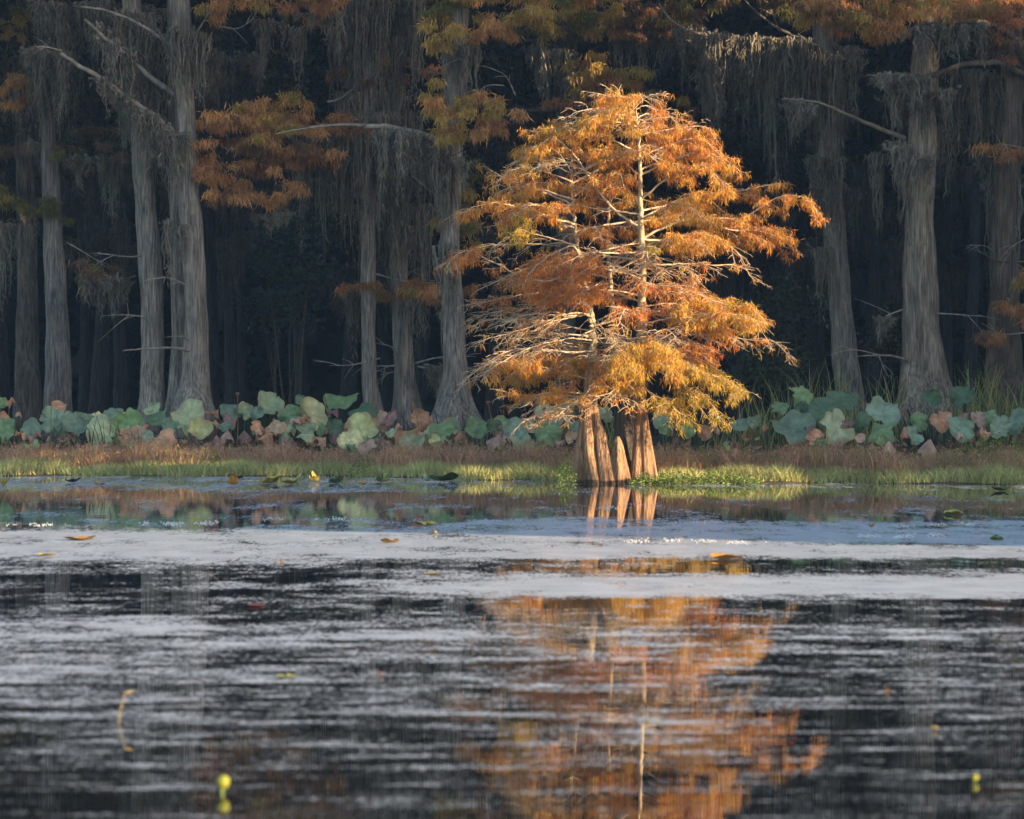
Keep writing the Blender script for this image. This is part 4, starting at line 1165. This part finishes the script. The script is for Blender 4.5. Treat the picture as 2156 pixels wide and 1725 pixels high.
# enlargement number, centre x y, width, height, colour, form
LOTUS = [(5, 30, 480, 135, 150, 'G', 'dish'), (5, 65, 285, 75, 85, 'O', 'crumple'), (5, 8, 300, 70, 150, 'G', 'dish'), (5, 125, 360, 45, 65, 'O', 'tent'), (5, 130, 495, 75, 90, 'O', 'crumple'), (5, 200, 455, 140, 100, 'B', 'dish'), (5, 225, 505, 95, 65, 'R', 'crumple'),
         (5, 295, 378, 65, 55, 'O', 'crumple'), (5, 380, 340, 105, 60, 'O', 'dish'), (5, 340, 425, 150, 155, 'B', 'dish'), (5, 430, 425, 130, 150, 'B', 'dish'), (5, 505, 435, 150, 140, 'B', 'fold'), (5, 560, 420, 90, 110, 'B', 'dish'), (5, 625, 400, 75, 50, 'Y', 'dish'),
         (5, 660, 478, 180, 165, 'P', 'dish'), (5, 745, 375, 125, 100, 'B', 'dish'), (5, 855, 455, 195, 210, 'G', 'bowl'), (5, 810, 420, 100, 140, 'P', 'fold'), (5, 1000, 340, 100, 90, 'P', 'fold'), (5, 1035, 395, 140, 120, 'G', 'fold'), (5, 990, 440, 100, 120, 'R', 'tent'),
         (5, 1055, 545, 175, 140, 'O', 'dish'), (5, 970, 530, 75, 85, 'B', 'fold'), (5, 1110, 460, 95, 100, 'B', 'dish'), (5, 1245, 400, 195, 175, 'P', 'dish'), (5, 1310, 490, 150, 115, 'Y', 'bowl'), (5, 1385, 360, 85, 130, 'O', 'crumple'), (5, 1395, 430, 65, 80, 'O', 'crumple'),
         (5, 1420, 515, 85, 140, 'R', 'tent'), (5, 1520, 340, 125, 90, 'B', 'dish'), (5, 1500, 395, 110, 80, 'R', 'crumple'), (5, 1612, 355, 95, 90, 'P', 'dish'), (5, 1480, 462, 75, 50, 'B', 'dish'), (5, 1600, 485, 110, 160, 'R', 'tent'), (5, 1690, 375, 85, 100, 'B', 'dish'),
         (5, 1772, 325, 155, 130, 'P', 'bowl'), (5, 1750, 500, 155, 150, 'O', 'crumple'), (5, 1860, 520, 80, 90, 'R', 'tent'), (5, 1900, 390, 150, 190, 'G', 'dish'), (5, 2012, 278, 112, 70, 'G', 'dish'), (5, 2050, 385, 185, 180, 'Y', 'fold'), (5, 2080, 525, 130, 90, 'O', 'crumple'),
         (6, 395, 285, 190, 145, 'G', 'fold'), (6, 530, 360, 155, 125, 'D', 'dish'), (6, 330, 355, 80, 60, 'R', 'crumple'), (6, 355, 470, 105, 110, 'D', 'dish'), (6, 430, 425, 110, 100, 'O', 'tent'), (6, 345, 500, 95, 110, 'R', 'tent'), (6, 525, 480, 190, 165, 'Y', 'fold'), (6, 450, 550, 140, 105, 'Y', 'dish'),
         (6, 648, 430, 125, 140, 'K', 'dish'), (6, 660, 525, 95, 130, 'R', 'tent'), (6, 545, 555, 85, 75, 'R', 'tent'), (6, 560, 598, 115, 55, 'K', 'dish'), (6, 912, 410, 112, 120, 'O', 'dish'), (6, 765, 435, 55, 85, 'O', 'tent'), (6, 820, 490, 150, 110, 'O', 'crumple'), (6, 905, 490, 95, 95, 'O', 'tent'),
         (6, 720, 500, 60, 60, 'P', 'fold'), (6, 860, 575, 180, 80, 'P', 'dish'), (6, 990, 505, 105, 80, 'P', 'fold'), (6, 1010, 552, 75, 70, 'Y', 'fold'), (6, 1072, 490, 172, 120, 'G', 'dish'), (6, 1150, 480, 45, 90, 'O', 'tent'), (6, 1290, 460, 150, 150, 'G', 'fold'), (6, 1390, 460, 95, 95, 'D', 'dish'),
         (6, 1470, 440, 165, 120, 'G', 'dish'), (6, 1560, 490, 195, 140, 'B', 'dish'), (6, 1400, 555, 105, 90, 'K', 'dish'), (6, 1580, 580, 145, 80, 'P', 'dish'), (6, 1740, 500, 175, 145, 'G', 'dish'), (6, 1815, 430, 150, 110, 'B', 'dish'), (6, 1740, 360, 130, 100, 'P', 'fold'), (6, 1625, 420, 85, 45, 'O', 'dish'),
         (6, 1900, 530, 72, 72, 'K', 'bowl'), (6, 1860, 330, 110, 90, 'G', 'fold'), (6, 1930, 470, 90, 100, 'B', 'dish'), (7, 590, 375, 90, 90, 'P', 'dish'), (7, 955, 400, 130, 100, 'B', 'dish'), (7, 985, 470, 90, 80, 'G', 'dish'), (7, 1045, 440, 65, 90, 'R', 'tent'), (7, 1130, 480, 100, 110, 'G', 'dish'), (7, 1300, 450, 90, 120, 'R', 'tent'),
         (8, 300, 440, 125, 110, 'B', 'fold'), (8, 380, 430, 85, 105, 'B', 'dish'), (8, 280, 240, 90, 85, 'O', 'crumple'), (8, 450, 440, 65, 65, 'O', 'tent'), (8, 555, 340, 105, 70, 'G', 'dish'), (8, 650, 475, 265, 175, 'B', 'dish'), (8, 690, 260, 150, 110, 'G', 'fold'), (8, 725, 335, 115, 90, 'D', 'dish'), (8, 740, 430, 125, 85, 'R', 'crumple'),
         (8, 870, 360, 235, 150, 'D', 'dish'), (8, 965, 295, 185, 100, 'D', 'dish'), (8, 920, 475, 245, 185, 'P', 'dish'), (8, 785, 540, 120, 110, 'O', 'dish'), (8, 910, 388, 100, 45, 'K', 'crumple'), (8, 1080, 425, 125, 170, 'D', 'dish'), (8, 1080, 545, 75, 55, 'K', 'bowl'), (8, 1230, 370, 225, 130, 'B', 'dish'), (8, 1210, 490, 185, 125, 'G', 'dish'),
         (8, 1150, 310, 65, 45, 'O', 'crumple'), (8, 1370, 335, 105, 80, 'R', 'crumple'), (8, 1370, 460, 130, 100, 'O', 'tent'), (8, 1462, 420, 125, 120, 'G', 'dish'), (8, 1270, 555, 135, 100, 'K', 'tent'), (8, 1175, 590, 75, 50, 'K', 'crumple'), (8, 1550, 270, 115, 140, 'D', 'fold'), (8, 1612, 420, 150, 140, 'O', 'fold'), (8, 1760, 265, 165, 140, 'D', 'dish'),
         (8, 1540, 540, 190, 130, 'K', 'tent'), (8, 1430, 520, 125, 110, 'B', 'dish'), (8, 1740, 475, 185, 140, 'B', 'dish'), (8, 1890, 450, 130, 160, 'R', 'tent'), (8, 1930, 385, 120, 90, 'G', 'dish'), (8, 2000, 465, 140, 130, 'B', 'dish'), (8, 2110, 430, 160, 140, 'B', 'dish'), (8, 2130, 370, 65, 45, 'O', 'crumple'), (8, 1660, 630, 100, 50, 'O', 'crumple')]
items = []
er = np.random.default_rng(5)
for _ in range(60):
    cr = int(er.choice([5, 6, 8]))
    LOTUS.append((cr, er.uniform(20, 2130), er.uniform(395, 585), er.uniform(60, 120), er.uniform(60, 110), str(er.choice(list('KROOGGKP'))), str(er.choice(['crumple', 'tent', 'fold', 'crumple']))))
for k, (cr, x, y, w_, h_, typ, form) in enumerate(LOTUS):
    px, py = crop_pt(cr, x, y)
    s_ = 0.32468 / 1.01206
    sh = float(shore((px - CX) * 66 / FPX))
    d = max(sh + 3.0, sh + 6.6 - (y - 300) * 0.0125) + 0.1 * math.sin(k * 2.3)
    d = max(d, 63.2)
    root, c = lotus_leaf(px, py, w_ * s_, h_ * s_, typ, form, d, 100 + k)
    items.append((px, py, typ, form, w_ * s_, root))
# labels: colour and form, then the stretch of bank, then the order within it
AREAS = [(-50, 165, 'at the bank left end'), (165, 290, 'left of the twin trunks'), (290, 455, 'before the twin trunks'), (455, 680, 'right of the twin trunks'), (680, 880, 'before the slender mossy trunks'),
         (880, 1010, 'before the pale trunk foot'), (1010, 1215, 'just left of the glowing tree'), (1215, 1600, 'just right of the glowing tree'), (1600, 1800, 'before the reedy trunk'), (1800, 1960, 'before the massive flared trunk'), (1960, 2300, 'at the bank right end')]
FORMW = dict(dish='', bowl='cupped ', tent='collapsed ', fold='folded ', crumple='crumpled ')
ORDS = ['leftmost', 'second from left', 'third from left', 'fourth from left', 'fifth from left', 'sixth from left', 'seventh from left', 'eighth from left', 'ninth from left', 'tenth from left']
from collections import defaultdict
bk = defaultdict(list)
for it in items:
    area = next(a for a in AREAS if a[0] <= it[0] < a[1])[2]
    size = 'small ' if it[4] < 27 else ('broad ' if it[4] > 47 else '')
    bk[(area, size + FORMW[it[3]] + WORDS[it[2]] + ' lotus leaf')].append(it)
for (area, wds), its in bk.items():
    its.sort(key=lambda t_: t_[0])
    for n_, it in enumerate(its):
        it[5]['label'] = wds + ' ' + area + ('' if len(its) == 1 else ', ' + (ORDS[n_] if len(its) > 2 else ('left one of two', 'right one of two')[n_]))

# withered leaf litter packed under the lotus
mb = MB()
n = 5200
x = rng.uniform(-15, 15, n)
y = shore(x) + rng.uniform(3.2, 7.0, n)
z = ground_z(x, y) + rng.uniform(.05, .75, n) * (.5 + .5 * np.sin(x * 2.1 + 1) ** 2)
cc = np.array([(.30, .15, .08), (.2, .1, .07), (.15, .09, .06), (.12, .14, .06), (.33, .22, .13)])[rng.integers(0, 5, n)] * rng.uniform(.7, 1.3, (n, 1))
kites(mb, np.stack([x, y, z], 1), unit(rng.normal(size=(n, 3))), rng.uniform(.08, .26, n), rng.uniform(.05, .14, n), cc)
tag(mb.build('leaf_litter', M_leaf, None, False), 'withered brown leaves packed under the lotus', 'dead leaves', None, 'stuff')

# dry seed stalks
for (px, py, y0, lean, lab) in [(500, 832, 905, 4, 'brown lotus seed pod on a thin stalk right of the twin trunks'), (1028, 850, 905, -22, 'bent reddish lotus stalk just right of the wide pale trunk foot'), (870, 842, 885, -22, 'thin dry stalk slanting before the forked mossy trunk'), (108, 832, 880, 8, 'dry brown stalk rising above the lotus at the left end'), (1145, 863, 930, 6, 'brown seed pod on a stalk left of the glowing tree')]:
    d = float(shore((px - CX) * 66 / FPX)) + 4.2
    a, b = P(px, py, d), P(px - lean, y0, d)
    b[2] = ground_z(b[0], d)
    root = empty('seed_stalk', b, lab, 'dry stalk')
    m = MB()
    s = spline([b, b * .5 + a * .5 + [.03, 0, 0], a], 10)
    tube(m, s, np.linspace(.012, .008, 10), 5, np.array([.18, .1, .06]))
    m.build('stem', M_stalk, root, loc=b)
    m = MB()
    tt = np.linspace(0, 1, 8)
    tube(m, a + np.stack([0 * tt, 0 * tt, -.03 + tt * .09], 1), .052 * np.sqrt(np.clip(tt * 1.15, .02, 1)) * np.where(tt > .97, .3, 1), 9, np.array([.15, .085, .055]))
    m.build('pod', M_stalk, root, loc=b)


# ------------------------------------------------------------------ grasses and weeds
def blades(mb, p, h, lean, w_, col):
    n = len(p)
    a = rng.uniform(0, 6.28, n)
    s = np.stack([np.cos(a), np.sin(a), 0 * a], 1) * (w_ / 2)[:, None]
    le = rng.normal(size=(n, 3)) * lean
    le[:, 2] = 0
    mid = p + le * 0.35 * h[:, None] + np.stack([0 * h, 0 * h, h * .55], 1)
    tip = p + le * h[:, None] + np.stack([0 * h, 0 * h, h], 1)
    V = np.stack([p - s, p + s, mid + s * .8, mid - s * .8, tip], 1).reshape(-1, 3)
    k = np.arange(n)[:, None] * 5
    mb.add(V, np.repeat(col, 5, 0), k + np.array([[0, 1, 2, 3]]), k + np.array([[3, 2, 4]]))


def pick(cols, n):
    cols = np.asarray(cols, float)
    return cols[rng.integers(0, len(cols), n)] * rng.uniform(.75, 1.25, (n, 1))


def patch(x):
    return 0.5 + 0.5 * np.sin(x * 0.9 + 1.3) * np.sin(x * 0.37 + 0.4) + 0.25 * np.sin(x * 2.7)


# red-brown smartweed band
mb = MB()
n = 42000
x = rng.uniform(-15, 15, n)
t = rng.beta(1.5, 1.5, n)
y = shore(x) + 1.0 + t * 3.7 + .5 * np.sin(x * 1.9) * np.sin(x * .7)
p = np.stack([x, y, ground_z(x, y)], 1)
h = rng.uniform(.22, .62, n) * (.75 + .45 * patch(x * 1.7))
red = pick([(.50, .27, .19), (.43, .23, .17), (.45, .29, .18), (.38, .20, .145)], n)
tan = pick([(.36, .28, .12), (.29, .27, .10), (.40, .26, .13)], n)
k_ = (rng.random(n) < np.clip(patch(x + y) * .7, .25, .8))[:, None]
blades(mb, p, h, .35, rng.uniform(.012, .026, n), np.where(k_, tan, red))
ii = rng.integers(0, n, 26000)
kites(mb, p[ii] + np.stack([rng.normal(size=26000) * .05, rng.normal(size=26000) * .05, h[ii] * rng.uniform(.4, 1.0, 26000)], 1), unit(rng.normal(size=(26000, 3)) + [0, 0, .4]), rng.uniform(.04, .11, 26000), rng.uniform(.015, .03, 26000), np.where(k_[ii], tan[ii], red[ii]) * 1.1)
tag(mb.build('smartweed', M_grass, None, False), 'reddish brown smartweed growing in front of the lotus', 'weeds', None, 'stuff')
# yellow-green marsh grass down to the water
mb = MB()
n = 60000
x = rng.uniform(-15, 15, n)
t = rng.beta(1.1, 1.6, n)
y = shore(x) + .03 + t * (3.0 + .7 * np.sin(x * 1.1))
p = np.stack([x, y, ground_z(x, y)], 1)
h = rng.uniform(.09, .3, n) * (.7 + .5 * patch(x * 2.3))
blades(mb, p, h, .5, rng.uniform(.012, .024, n), pick([(.42, .44, .17), (.46, .44, .19), (.34, .40, .14), (.42, .37, .17)], n))
tag(mb.build('marsh_grass', M_grass, None, False), 'short yellow-green grass along the water edge', 'grass', None, 'stuff')
# dark sedges behind the lotus
mb = MB()
n = 7000
x = rng.uniform(-16, 16, n)
y = shore(x) + rng.uniform(6.0, 10, n)
p = np.stack([x, y, ground_z(x, y)], 1)
blades(mb, p, rng.uniform(.5, 1.35, n) * (.5 + .7 * patch(x * .9 + 2)), .25, rng.uniform(.015, .035, n), pick([(.035, .065, .03), (.05, .07, .03), (.03, .05, .03)], n))
tag(mb.build('sedge', M_grass, None, False), 'dark sedge growing between the trunks behind the lotus', 'sedge', None, 'stuff')


def leafy_patch(x0, x1, y0, y1, n, cols, label, dd, hgt=.18, name='green_patch', shiftd=1.2):
    dd = dd + shiftd
    a, b = P(x0, y1, dd), P(x1, y0, dd)
    z1 = max(b[2], .1)
    u = rng.uniform(-1, 1, n)
    x = (a[0] + b[0]) / 2 + u * (b[0] - a[0]) / 2
    y = dd + rng.normal(size=n) * .4
    g = ground_z(x, y)
    top = np.maximum(.06, (z1 - g) * np.sqrt(np.clip(1 - u * u, .05, 1)) * (.7 + .5 * np.sin(u * 9 + x0) ** 2))
    z = np.maximum(g, 0) + rng.random(n) * top
    m = MB()
    d_ = unit(rng.normal(size=(n, 3)) * [1, 1, .5] + [0, -.3, .4])
    kites(m, np.stack([x, y, z], 1), d_, rng.uniform(.03, .075, n), rng.uniform(.016, .036, n), pick(cols, n), .5)
    tag(m.build(name, M_leaf, None, False), label, 'water plants', None, 'stuff')


BG = [(.14, .24, .03), (.19, .28, .04), (.10, .19, .03)]
leafy_patch(365, 495, 955, 978, 1330, BG, 'bright green leafy mat below the twin grey trunks', 66.6)
leafy_patch(20, 135, 963, 985, 760, BG, 'low green leafy mat at the left end of the grass', 66.9)
leafy_patch(1390, 1650, 945, 978, 3040, BG + [(.17, .19, .05)], 'long bright green leafy mat right of the glowing tree', 61.8)
leafy_patch(1985, 2180, 925, 965, 2470, BG + [(.26, .25, .05)], 'bright green leafy mat at the right end of the bank', 61.5)
leafy_patch(1325, 1600, 1008, 1026, 2850, [(.13, .2, .04), (.17, .23, .05), (.08, .13, .03)], 'floating green mat at the foot of the glowing tree, on its right', 59.6, shiftd=0)
leafy_patch(1175, 1212, 1012, 1022, 380, [(.13, .2, .04), (.17, .23, .05)], 'small floating green mat at the left of the glowing tree foot', 59.6, shiftd=0)
leafy_patch(735, 800, 965, 985, 475, [(.14, .2, .04), (.17, .19, .05)], 'low green tuft in the grass below the slender trunks', 65)


def reed_clump(px, dd, n, hmin, hmax, spread, cols, label):
    n = int(n * 1.7)
    hmin, hmax = hmin * 1.1, hmax * 1.15
    x0 = (px - CX) * dd / FPX
    x = x0 + rng.normal(size=n) * spread
    y = dd + rng.normal(size=n) * .35
    p = np.stack([x, y, ground_z(x, y)], 1)
    loc = (x0, dd, 0.0)
    root = empty('reed_clump', loc, label, 'reeds', 'reed clumps between lotus and trunks')
    m = MB()
    for k in range(n):
        h = rng.uniform(hmin, hmax)
        a = rng.uniform(0, 6.28)
        le = rng.uniform(.05, .45) * h
        dv = np.array([math.cos(a), math.sin(a) * .6, 0])
        tt = np.linspace(0, 1, 7)[:, None]
        c = p[k] + dv * le * tt ** 2.2 + np.array([0, 0, 1]) * h * (tt - .25 * (le / h) * tt ** 4)
        if rng.random() < .3:
            c[-2:] += (dv * .12 - np.array([0, 0, .1])) * np.array([[.6], [1.3]])
        wd = .024 * (1 - .9 * tt[:, 0])
        yaw = rng.uniform(-.9, .9)
        s_ = np.array([math.cos(yaw), math.sin(yaw), 0])
        V = np.stack([c - s_ * wd[:, None], c + s_ * wd[:, None], c + np.cross(s_, [0, 0, 1]) * wd[:, None] * .5], 1).reshape(-1, 3)
        i = np.arange(6)[:, None] * 3
        q_ = np.concatenate([i + np.array([[0, 1, 4, 3]]), i + np.array([[1, 2, 5, 4]]), i + np.array([[2, 0, 3, 5]])])
        m.add(V, pick(cols, 1)[0], q_)
    m.build('blades', M_grass, root, False, loc=loc)


RC = [(.28, .30, .09), (.34, .30, .10), (.18, .23, .075), (.12, .19, .07)]
for args in [(1600, 67, 34, .7, 1.7, .35, RC, 'green reed clump right of the glowing tree'), (1650, 68, 30, .9, 2.0, .3, RC, 'tall thin reeds between the glowing tree and the reedy trunk'), (1735, 68.5, 40, 1.0, 2.3, .32, RC, 'tall yellow-green reeds just left of the reedy trunk'), (1790, 68, 26, .8, 1.9, .35, RC, 'reeds standing before the reedy trunk'),
             (1868, 68, 30, .8, 2.0, .3, RC, 'yellowish reeds between the two big trunks on the right'), (2045, 67.5, 46, 1.0, 2.1, .3, RC, 'dense tall reeds right of the massive flared trunk'), (2110, 67, 50, 1.0, 2.2, .35, RC, 'dense tall reeds at the right edge'), (1290, 66, 16, .7, 1.5, .25, RC, 'thin reeds seen between the stems of the glowing tree'),
             (640, 73.5, 30, .8, 1.7, .6, [(.04, .07, .03), (.06, .08, .035)], 'dark reeds left of the slender trunk'), (545, 74, 24, .7, 1.5, .5, [(.04, .07, .03), (.05, .08, .035)], 'dark reeds right of the twin grey trunks'), (240, 71, 20, .5, 1.2, .5, [(.1, .1, .05), (.06, .08, .04)], 'thin dry reeds left of the twin grey trunks'), (2150, 66, 30, .7, 1.6, .3, RC, 'short reeds in the right corner of the bank'), (1550, 66, 22, .5, 1.2, .3, RC, 'low reeds under the right side of the glowing tree')]:
    reed_clump(*args)


def shrub(px, py, w_, h_, d, n, cols, label, size=(.08, .2)):
    c = P(px, py, d)
    W, H = w_ * d / FPX / 2, h_ * d / FPX / 2
    gz = float(ground_z(c[0], d))
    loc = (c[0], d, gz)
    root = empty('shrub', loc, label, 'shrub')
    m = MB()
    crown_mass(m, c, W, W * .7, H, n, cols, size)
    m.build('crown', M_leaf, root, False, loc=loc)
    m = MB()
    for k in range(5):
        e = c + rng.normal(size=3) * [W * .5, W * .3, H * .5]
        tube(m, spline([np.array(loc) + rng.normal(size=3) * [.1, .1, 0], (np.array(loc) + e) / 2 + rng.normal(size=3) * .1, e], 8), np.linspace(.03, .01, 8), 4, np.array([.06, .05, .035]))
    m.build('stem', M_twig, root, loc=loc)


EV = [(.022, .055, .035), (.018, .045, .035), (.03, .06, .03)]
shrub(620, 540, 190, 190, 82, 2600, EV, 'dark evergreen shrub in the shade between the twin and slender trunks')
shrub(590, 660, 150, 140, 84, 900, EV, 'dim low evergreen below the dark evergreen shrub')
shrub(1660, 680, 170, 160, 78, 1600, [(.03, .045, .018), (.04, .05, .02), (.025, .035, .02)], 'dim olive shrub between the glowing tree and the reedy trunk')
shrub(1600, 770, 200, 110, 76, 1300, [(.035, .06, .02), (.05, .07, .025), (.03, .045, .02)], 'low dark green shrub behind the reeds right of the glowing tree')
shrub(1865, 700, 90, 120, 80, 700, [(.05, .035, .02), (.03, .035, .02)], 'dim brownish shrub between the two big trunks on the right')

# ------------------------------------------------------------------ things afloat
def lily_pad(px, py, wpx, hpx, col, label, cup=.05, seed=0, curl=0.0):
    r_ = np.random.default_rng(seed + 900)
    d = CAMH * FPX / (py + hpx * .35 - CY)
    R = wpx * d / FPX / 2
    lift = hpx * d / FPX
    nr, na = 7, 40
    RR, TH = np.meshgrid(np.linspace(0, 1, nr), np.linspace(.22, 2 * math.pi - .22, na), indexing='ij')
    TH = TH + r_.uniform(0, 6.28)
    ph = r_.uniform(0, 6.28, 3)
    x, y = R * RR * np.cos(TH) * 1.0, R * RR * np.sin(TH) * 1.0
    z = .012 + lift * cup * RR ** 3 * (1 + .45 * np.sin(2 * TH + ph[0]) + .25 * np.sin(5 * TH + ph[1])) + curl * lift * RR ** 2 * np.clip(np.sin(TH + ph[2]), 0, 1)
    i = np.arange(nr - 1)[:, None] * na
    j = np.arange(na - 1)[None]
    q_ = np.stack([i + j, i + na + j, i + na + j + 1, i + j + 1], -1).reshape(-1, 4)
    col = np.asarray(col)
    C = col * (1 + .25 * np.sin(TH * 7 + ph[1]) * RR)[..., None] * (1 - .35 * smooth(.85, 1, RR) * np.sin(TH * 2 + ph[0]))[..., None]
    V = np.stack([x, y, z], -1).reshape(-1, 3)
    # a thin leaf with two skins
    m = MB()
    m.add(np.vstack([V, V - [0, 0, .004]]), np.vstack([C.reshape(-1, 3), C.reshape(-1, 3) * .8]), np.vstack([q_, q_[:, ::-1] + len(V)]))
    X0 = (px - CX) * d / FPX
    o = m.build('lily_pad', M_pad, None)
    o.location = (X0, d, 0.0)
    tag(o, label, 'lily pad', 'floating lily pads')


OY, YL, YG, GR = (.42, .21, .025), (.42, .33, .06), (.33, .34, .07), (.10, .15, .05)
for k, a in enumerate([(168, 1133, 68, 12, OY, 'orange-yellow lily pad floating at left on the pale scum', .75, 0.2), (897, 1103, 50, 12, YL, 'curled yellow lily pad near the middle, farther out than the orange ones', .9, .7), (820, 1139, 40, 14, OY, 'short bright orange lily pad afloat left of the middle', .8, .3),
                       (1528, 1172, 74, 15, OY, 'long orange lily pad afloat below the glowing tree, on its right', .8, .2), (97, 1168, 40, 9, YL, 'pale yellow lily pad at far left below the orange one', .6, .4), (2007, 1079, 40, 14, YG, 'yellow-green upturned lily pad at far right', .7, .8), (1976, 1110, 38, 9, (.3, .22, .08), 'dull yellow lily pad below the upturned green one', .6, .3),
                       (1836, 1107, 13, 14, (.35, .2, .09), 'small tan curled leaf sticking up from the water at right', .9, .9), (910, 1208, 34, 7, YL, 'thin pale yellow leaf on the dark strip of water', .3, 0), (591, 1183, 14, 8, (.35, .24, .1), 'tiny tan leaf left of the middle on dark water', .6, .3), (602, 1424, 42, 14, YG, 'flat yellow-green leaf on the near streaky water', .3, .2),
                       (800, 1419, 13, 9, (.4, .16, .07), 'tiny orange leaf right of the flat yellow-green one', .6, .3), (1250, 1433, 62, 10, (.25, .1, .05), 'brown leaf afloat in the reflection of the glowing tree', .5, .3), (1655, 1228, 18, 6, (.4, .25, .12), 'tiny tan leaf on the white scum raft', .5, .2), (915, 1121, 12, 12, YL, 'small yellow leaf just below the curled yellow pad', .8, .8),
                       (540, 1275, 40, 6, (.3, .08, .07), 'thin reddish leaf on the water at left', .3, 0), (205, 1086, 40, 7, (.35, .16, .13), 'pinkish leaf on the far dark water at left', .3, .1), (1560, 1100, 24, 8, (.28, .16, .09), 'tan leaf on the dark water right of the trunk reflection', .5, .3), (1866, 1455, 12, 9, OY, 'tiny orange leaf on the near water at right', .6, .4), (1968, 1535, 12, 12, (.4, .28, .06), 'tiny yellow leaf on the near water at right', .6, .5)]):
    lily_pad(a[0], a[1], a[2], a[3], a[4], a[5], a[6] * .42, k, a[7] * .3)
# rows of white specks, painted glints of the sky on the water
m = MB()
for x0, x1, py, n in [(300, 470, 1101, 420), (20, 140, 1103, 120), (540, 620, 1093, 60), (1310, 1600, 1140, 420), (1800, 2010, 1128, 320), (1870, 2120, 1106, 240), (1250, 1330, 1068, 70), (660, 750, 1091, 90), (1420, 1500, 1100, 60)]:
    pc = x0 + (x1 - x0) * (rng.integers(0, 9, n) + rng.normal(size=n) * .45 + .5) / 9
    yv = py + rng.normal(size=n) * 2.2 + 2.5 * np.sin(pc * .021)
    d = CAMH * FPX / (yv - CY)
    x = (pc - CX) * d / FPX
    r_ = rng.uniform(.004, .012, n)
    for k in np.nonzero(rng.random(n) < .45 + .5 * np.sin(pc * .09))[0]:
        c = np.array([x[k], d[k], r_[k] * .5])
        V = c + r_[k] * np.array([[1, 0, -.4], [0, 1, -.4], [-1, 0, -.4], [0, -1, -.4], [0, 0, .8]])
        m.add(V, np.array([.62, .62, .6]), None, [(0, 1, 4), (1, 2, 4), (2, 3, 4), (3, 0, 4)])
tag(m.build('glint_specks', M_pad, None), 'rows of tiny white specks painted as sky glints on the water', 'glint_specks', None, 'stuff')
# curled lily leaves stranded at the shore
for k, a in enumerate([(490, 1015, 24, 18, OY, 'orange curled lily leaf at the far shore, under a dark one'), (495, 1006, 34, 8, (.06, .06, .05), 'dark lily leaf at the far shore above the orange one'), (568, 1012, 46, 18, YL, 'yellow curled lily leaf at the far shore, left of the broad one'), (612, 1012, 52, 20, (.38, .33, .08), 'broad yellow lily leaf heap at the far shore'),
                       (662, 1009, 22, 16, YL, 'narrow yellow lily leaf at the far shore, right of the broad one'), (708, 1012, 34, 16, GR, 'dark green lily leaf at the far shore right of the yellow ones'), (806, 1010, 30, 15, GR, 'green lily leaf at the far shore left of the pale blue one'), (897, 1008, 16, 16, (.22, .3, .27), 'pale blue-green upright leaf at the far shore'),
                       (935, 1008, 62, 14, (.07, .12, .04), 'wide dark green leaf at the far shore right of the pale blue one'), (8, 1017, 18, 14, YL, 'yellow leaf at the far shore in the left corner'), (153, 1013, 32, 9, (.05, .06, .04), 'dark leaf at the far shore near the left edge'), (210, 1020, 26, 5, (.38, .2, .08), 'thin orange leaf at the far shore near the left edge'), (765, 1019, 16, 6, OY, 'small orange leaf at the far shore left of the dark green ones'), (2105, 1031, 36, 9, (.13, .16, .06), 'olive leaf at the shore near the right edge'), (2098, 1136, 30, 8, (.1, .15, .05), 'green leaf floating at far right')]):
    lily_pad(a[0], a[1], a[2], a[3], a[4], a[5], .5, 40 + k, .5)


def bud(px, py, wpx, ylow, col, label, name='lily_bud'):
    d = CAMH * FPX / (ylow - CY)
    c = P(px, py, d)
    R = wpx * d / FPX / 2 * .78
    loc = (c[0], d, 0)
    root = empty(name, loc, label, 'lily bud')
    m = MB()
    tt = np.linspace(0, 1, 12)
    prof = np.sqrt(np.clip(1 - (2 * tt - 1) ** 2, 0, 1)) * (1 + .12 * tt)
    pts = c + np.stack([.1 * R * np.sin(tt * 3), 0 * tt, (2 * tt - 1) * R * 1.12], 1)
    tube(m, pts, R * prof + .0005, 14, np.array(col))
    m.build('petals', M_pad, root, loc=loc)
    m = MB()
    tube(m, np.array([[c[0], d, -.05], [c[0], d, c[2] - R * .4]]) + np.array([[0, 0, 0], [0, 0, 0]]), np.array([R * .25, R * .22]), 7, np.array([.14, .2, .04]))
    m.build('stem', M_stalk, root, loc=loc)


bud(468, 1647, 34, 1672, (.20, .22, .02), 'round yellow lily bud in the near water at left')
bud(2052, 1637, 17, 1648, (.22, .24, .02), 'small yellow lily bud in the near water at right')
# bent dry stem sticking out of the near water
d = CAMH * FPX / (1518 - CY)
a = P(248, 1518, d)
loc = (a[0], d, 0)
m = MB()
s = spline([np.array([a[0], d, -.04]), P(252, 1500, d), P(258, 1478, d), P(264, 1458, d)], 12)
tube(m, s, np.linspace(.0045, .003, 12), 6, np.array([.16, .13, .06]))
root = empty('bent_stem', loc, 'bent straw-yellow stem poking out of the near water at left', 'dry stem')
m.build('stem', M_stalk, root, loc=loc)
m = MB()
kites(m, np.array([P(263, 1460, d)]), np.array([[.9, .1, .25]]), np.array([.05]), np.array([.014]), np.array([[.34, .27, .1]]))
m.build('leaf', M_leaf, root, False, loc=loc)
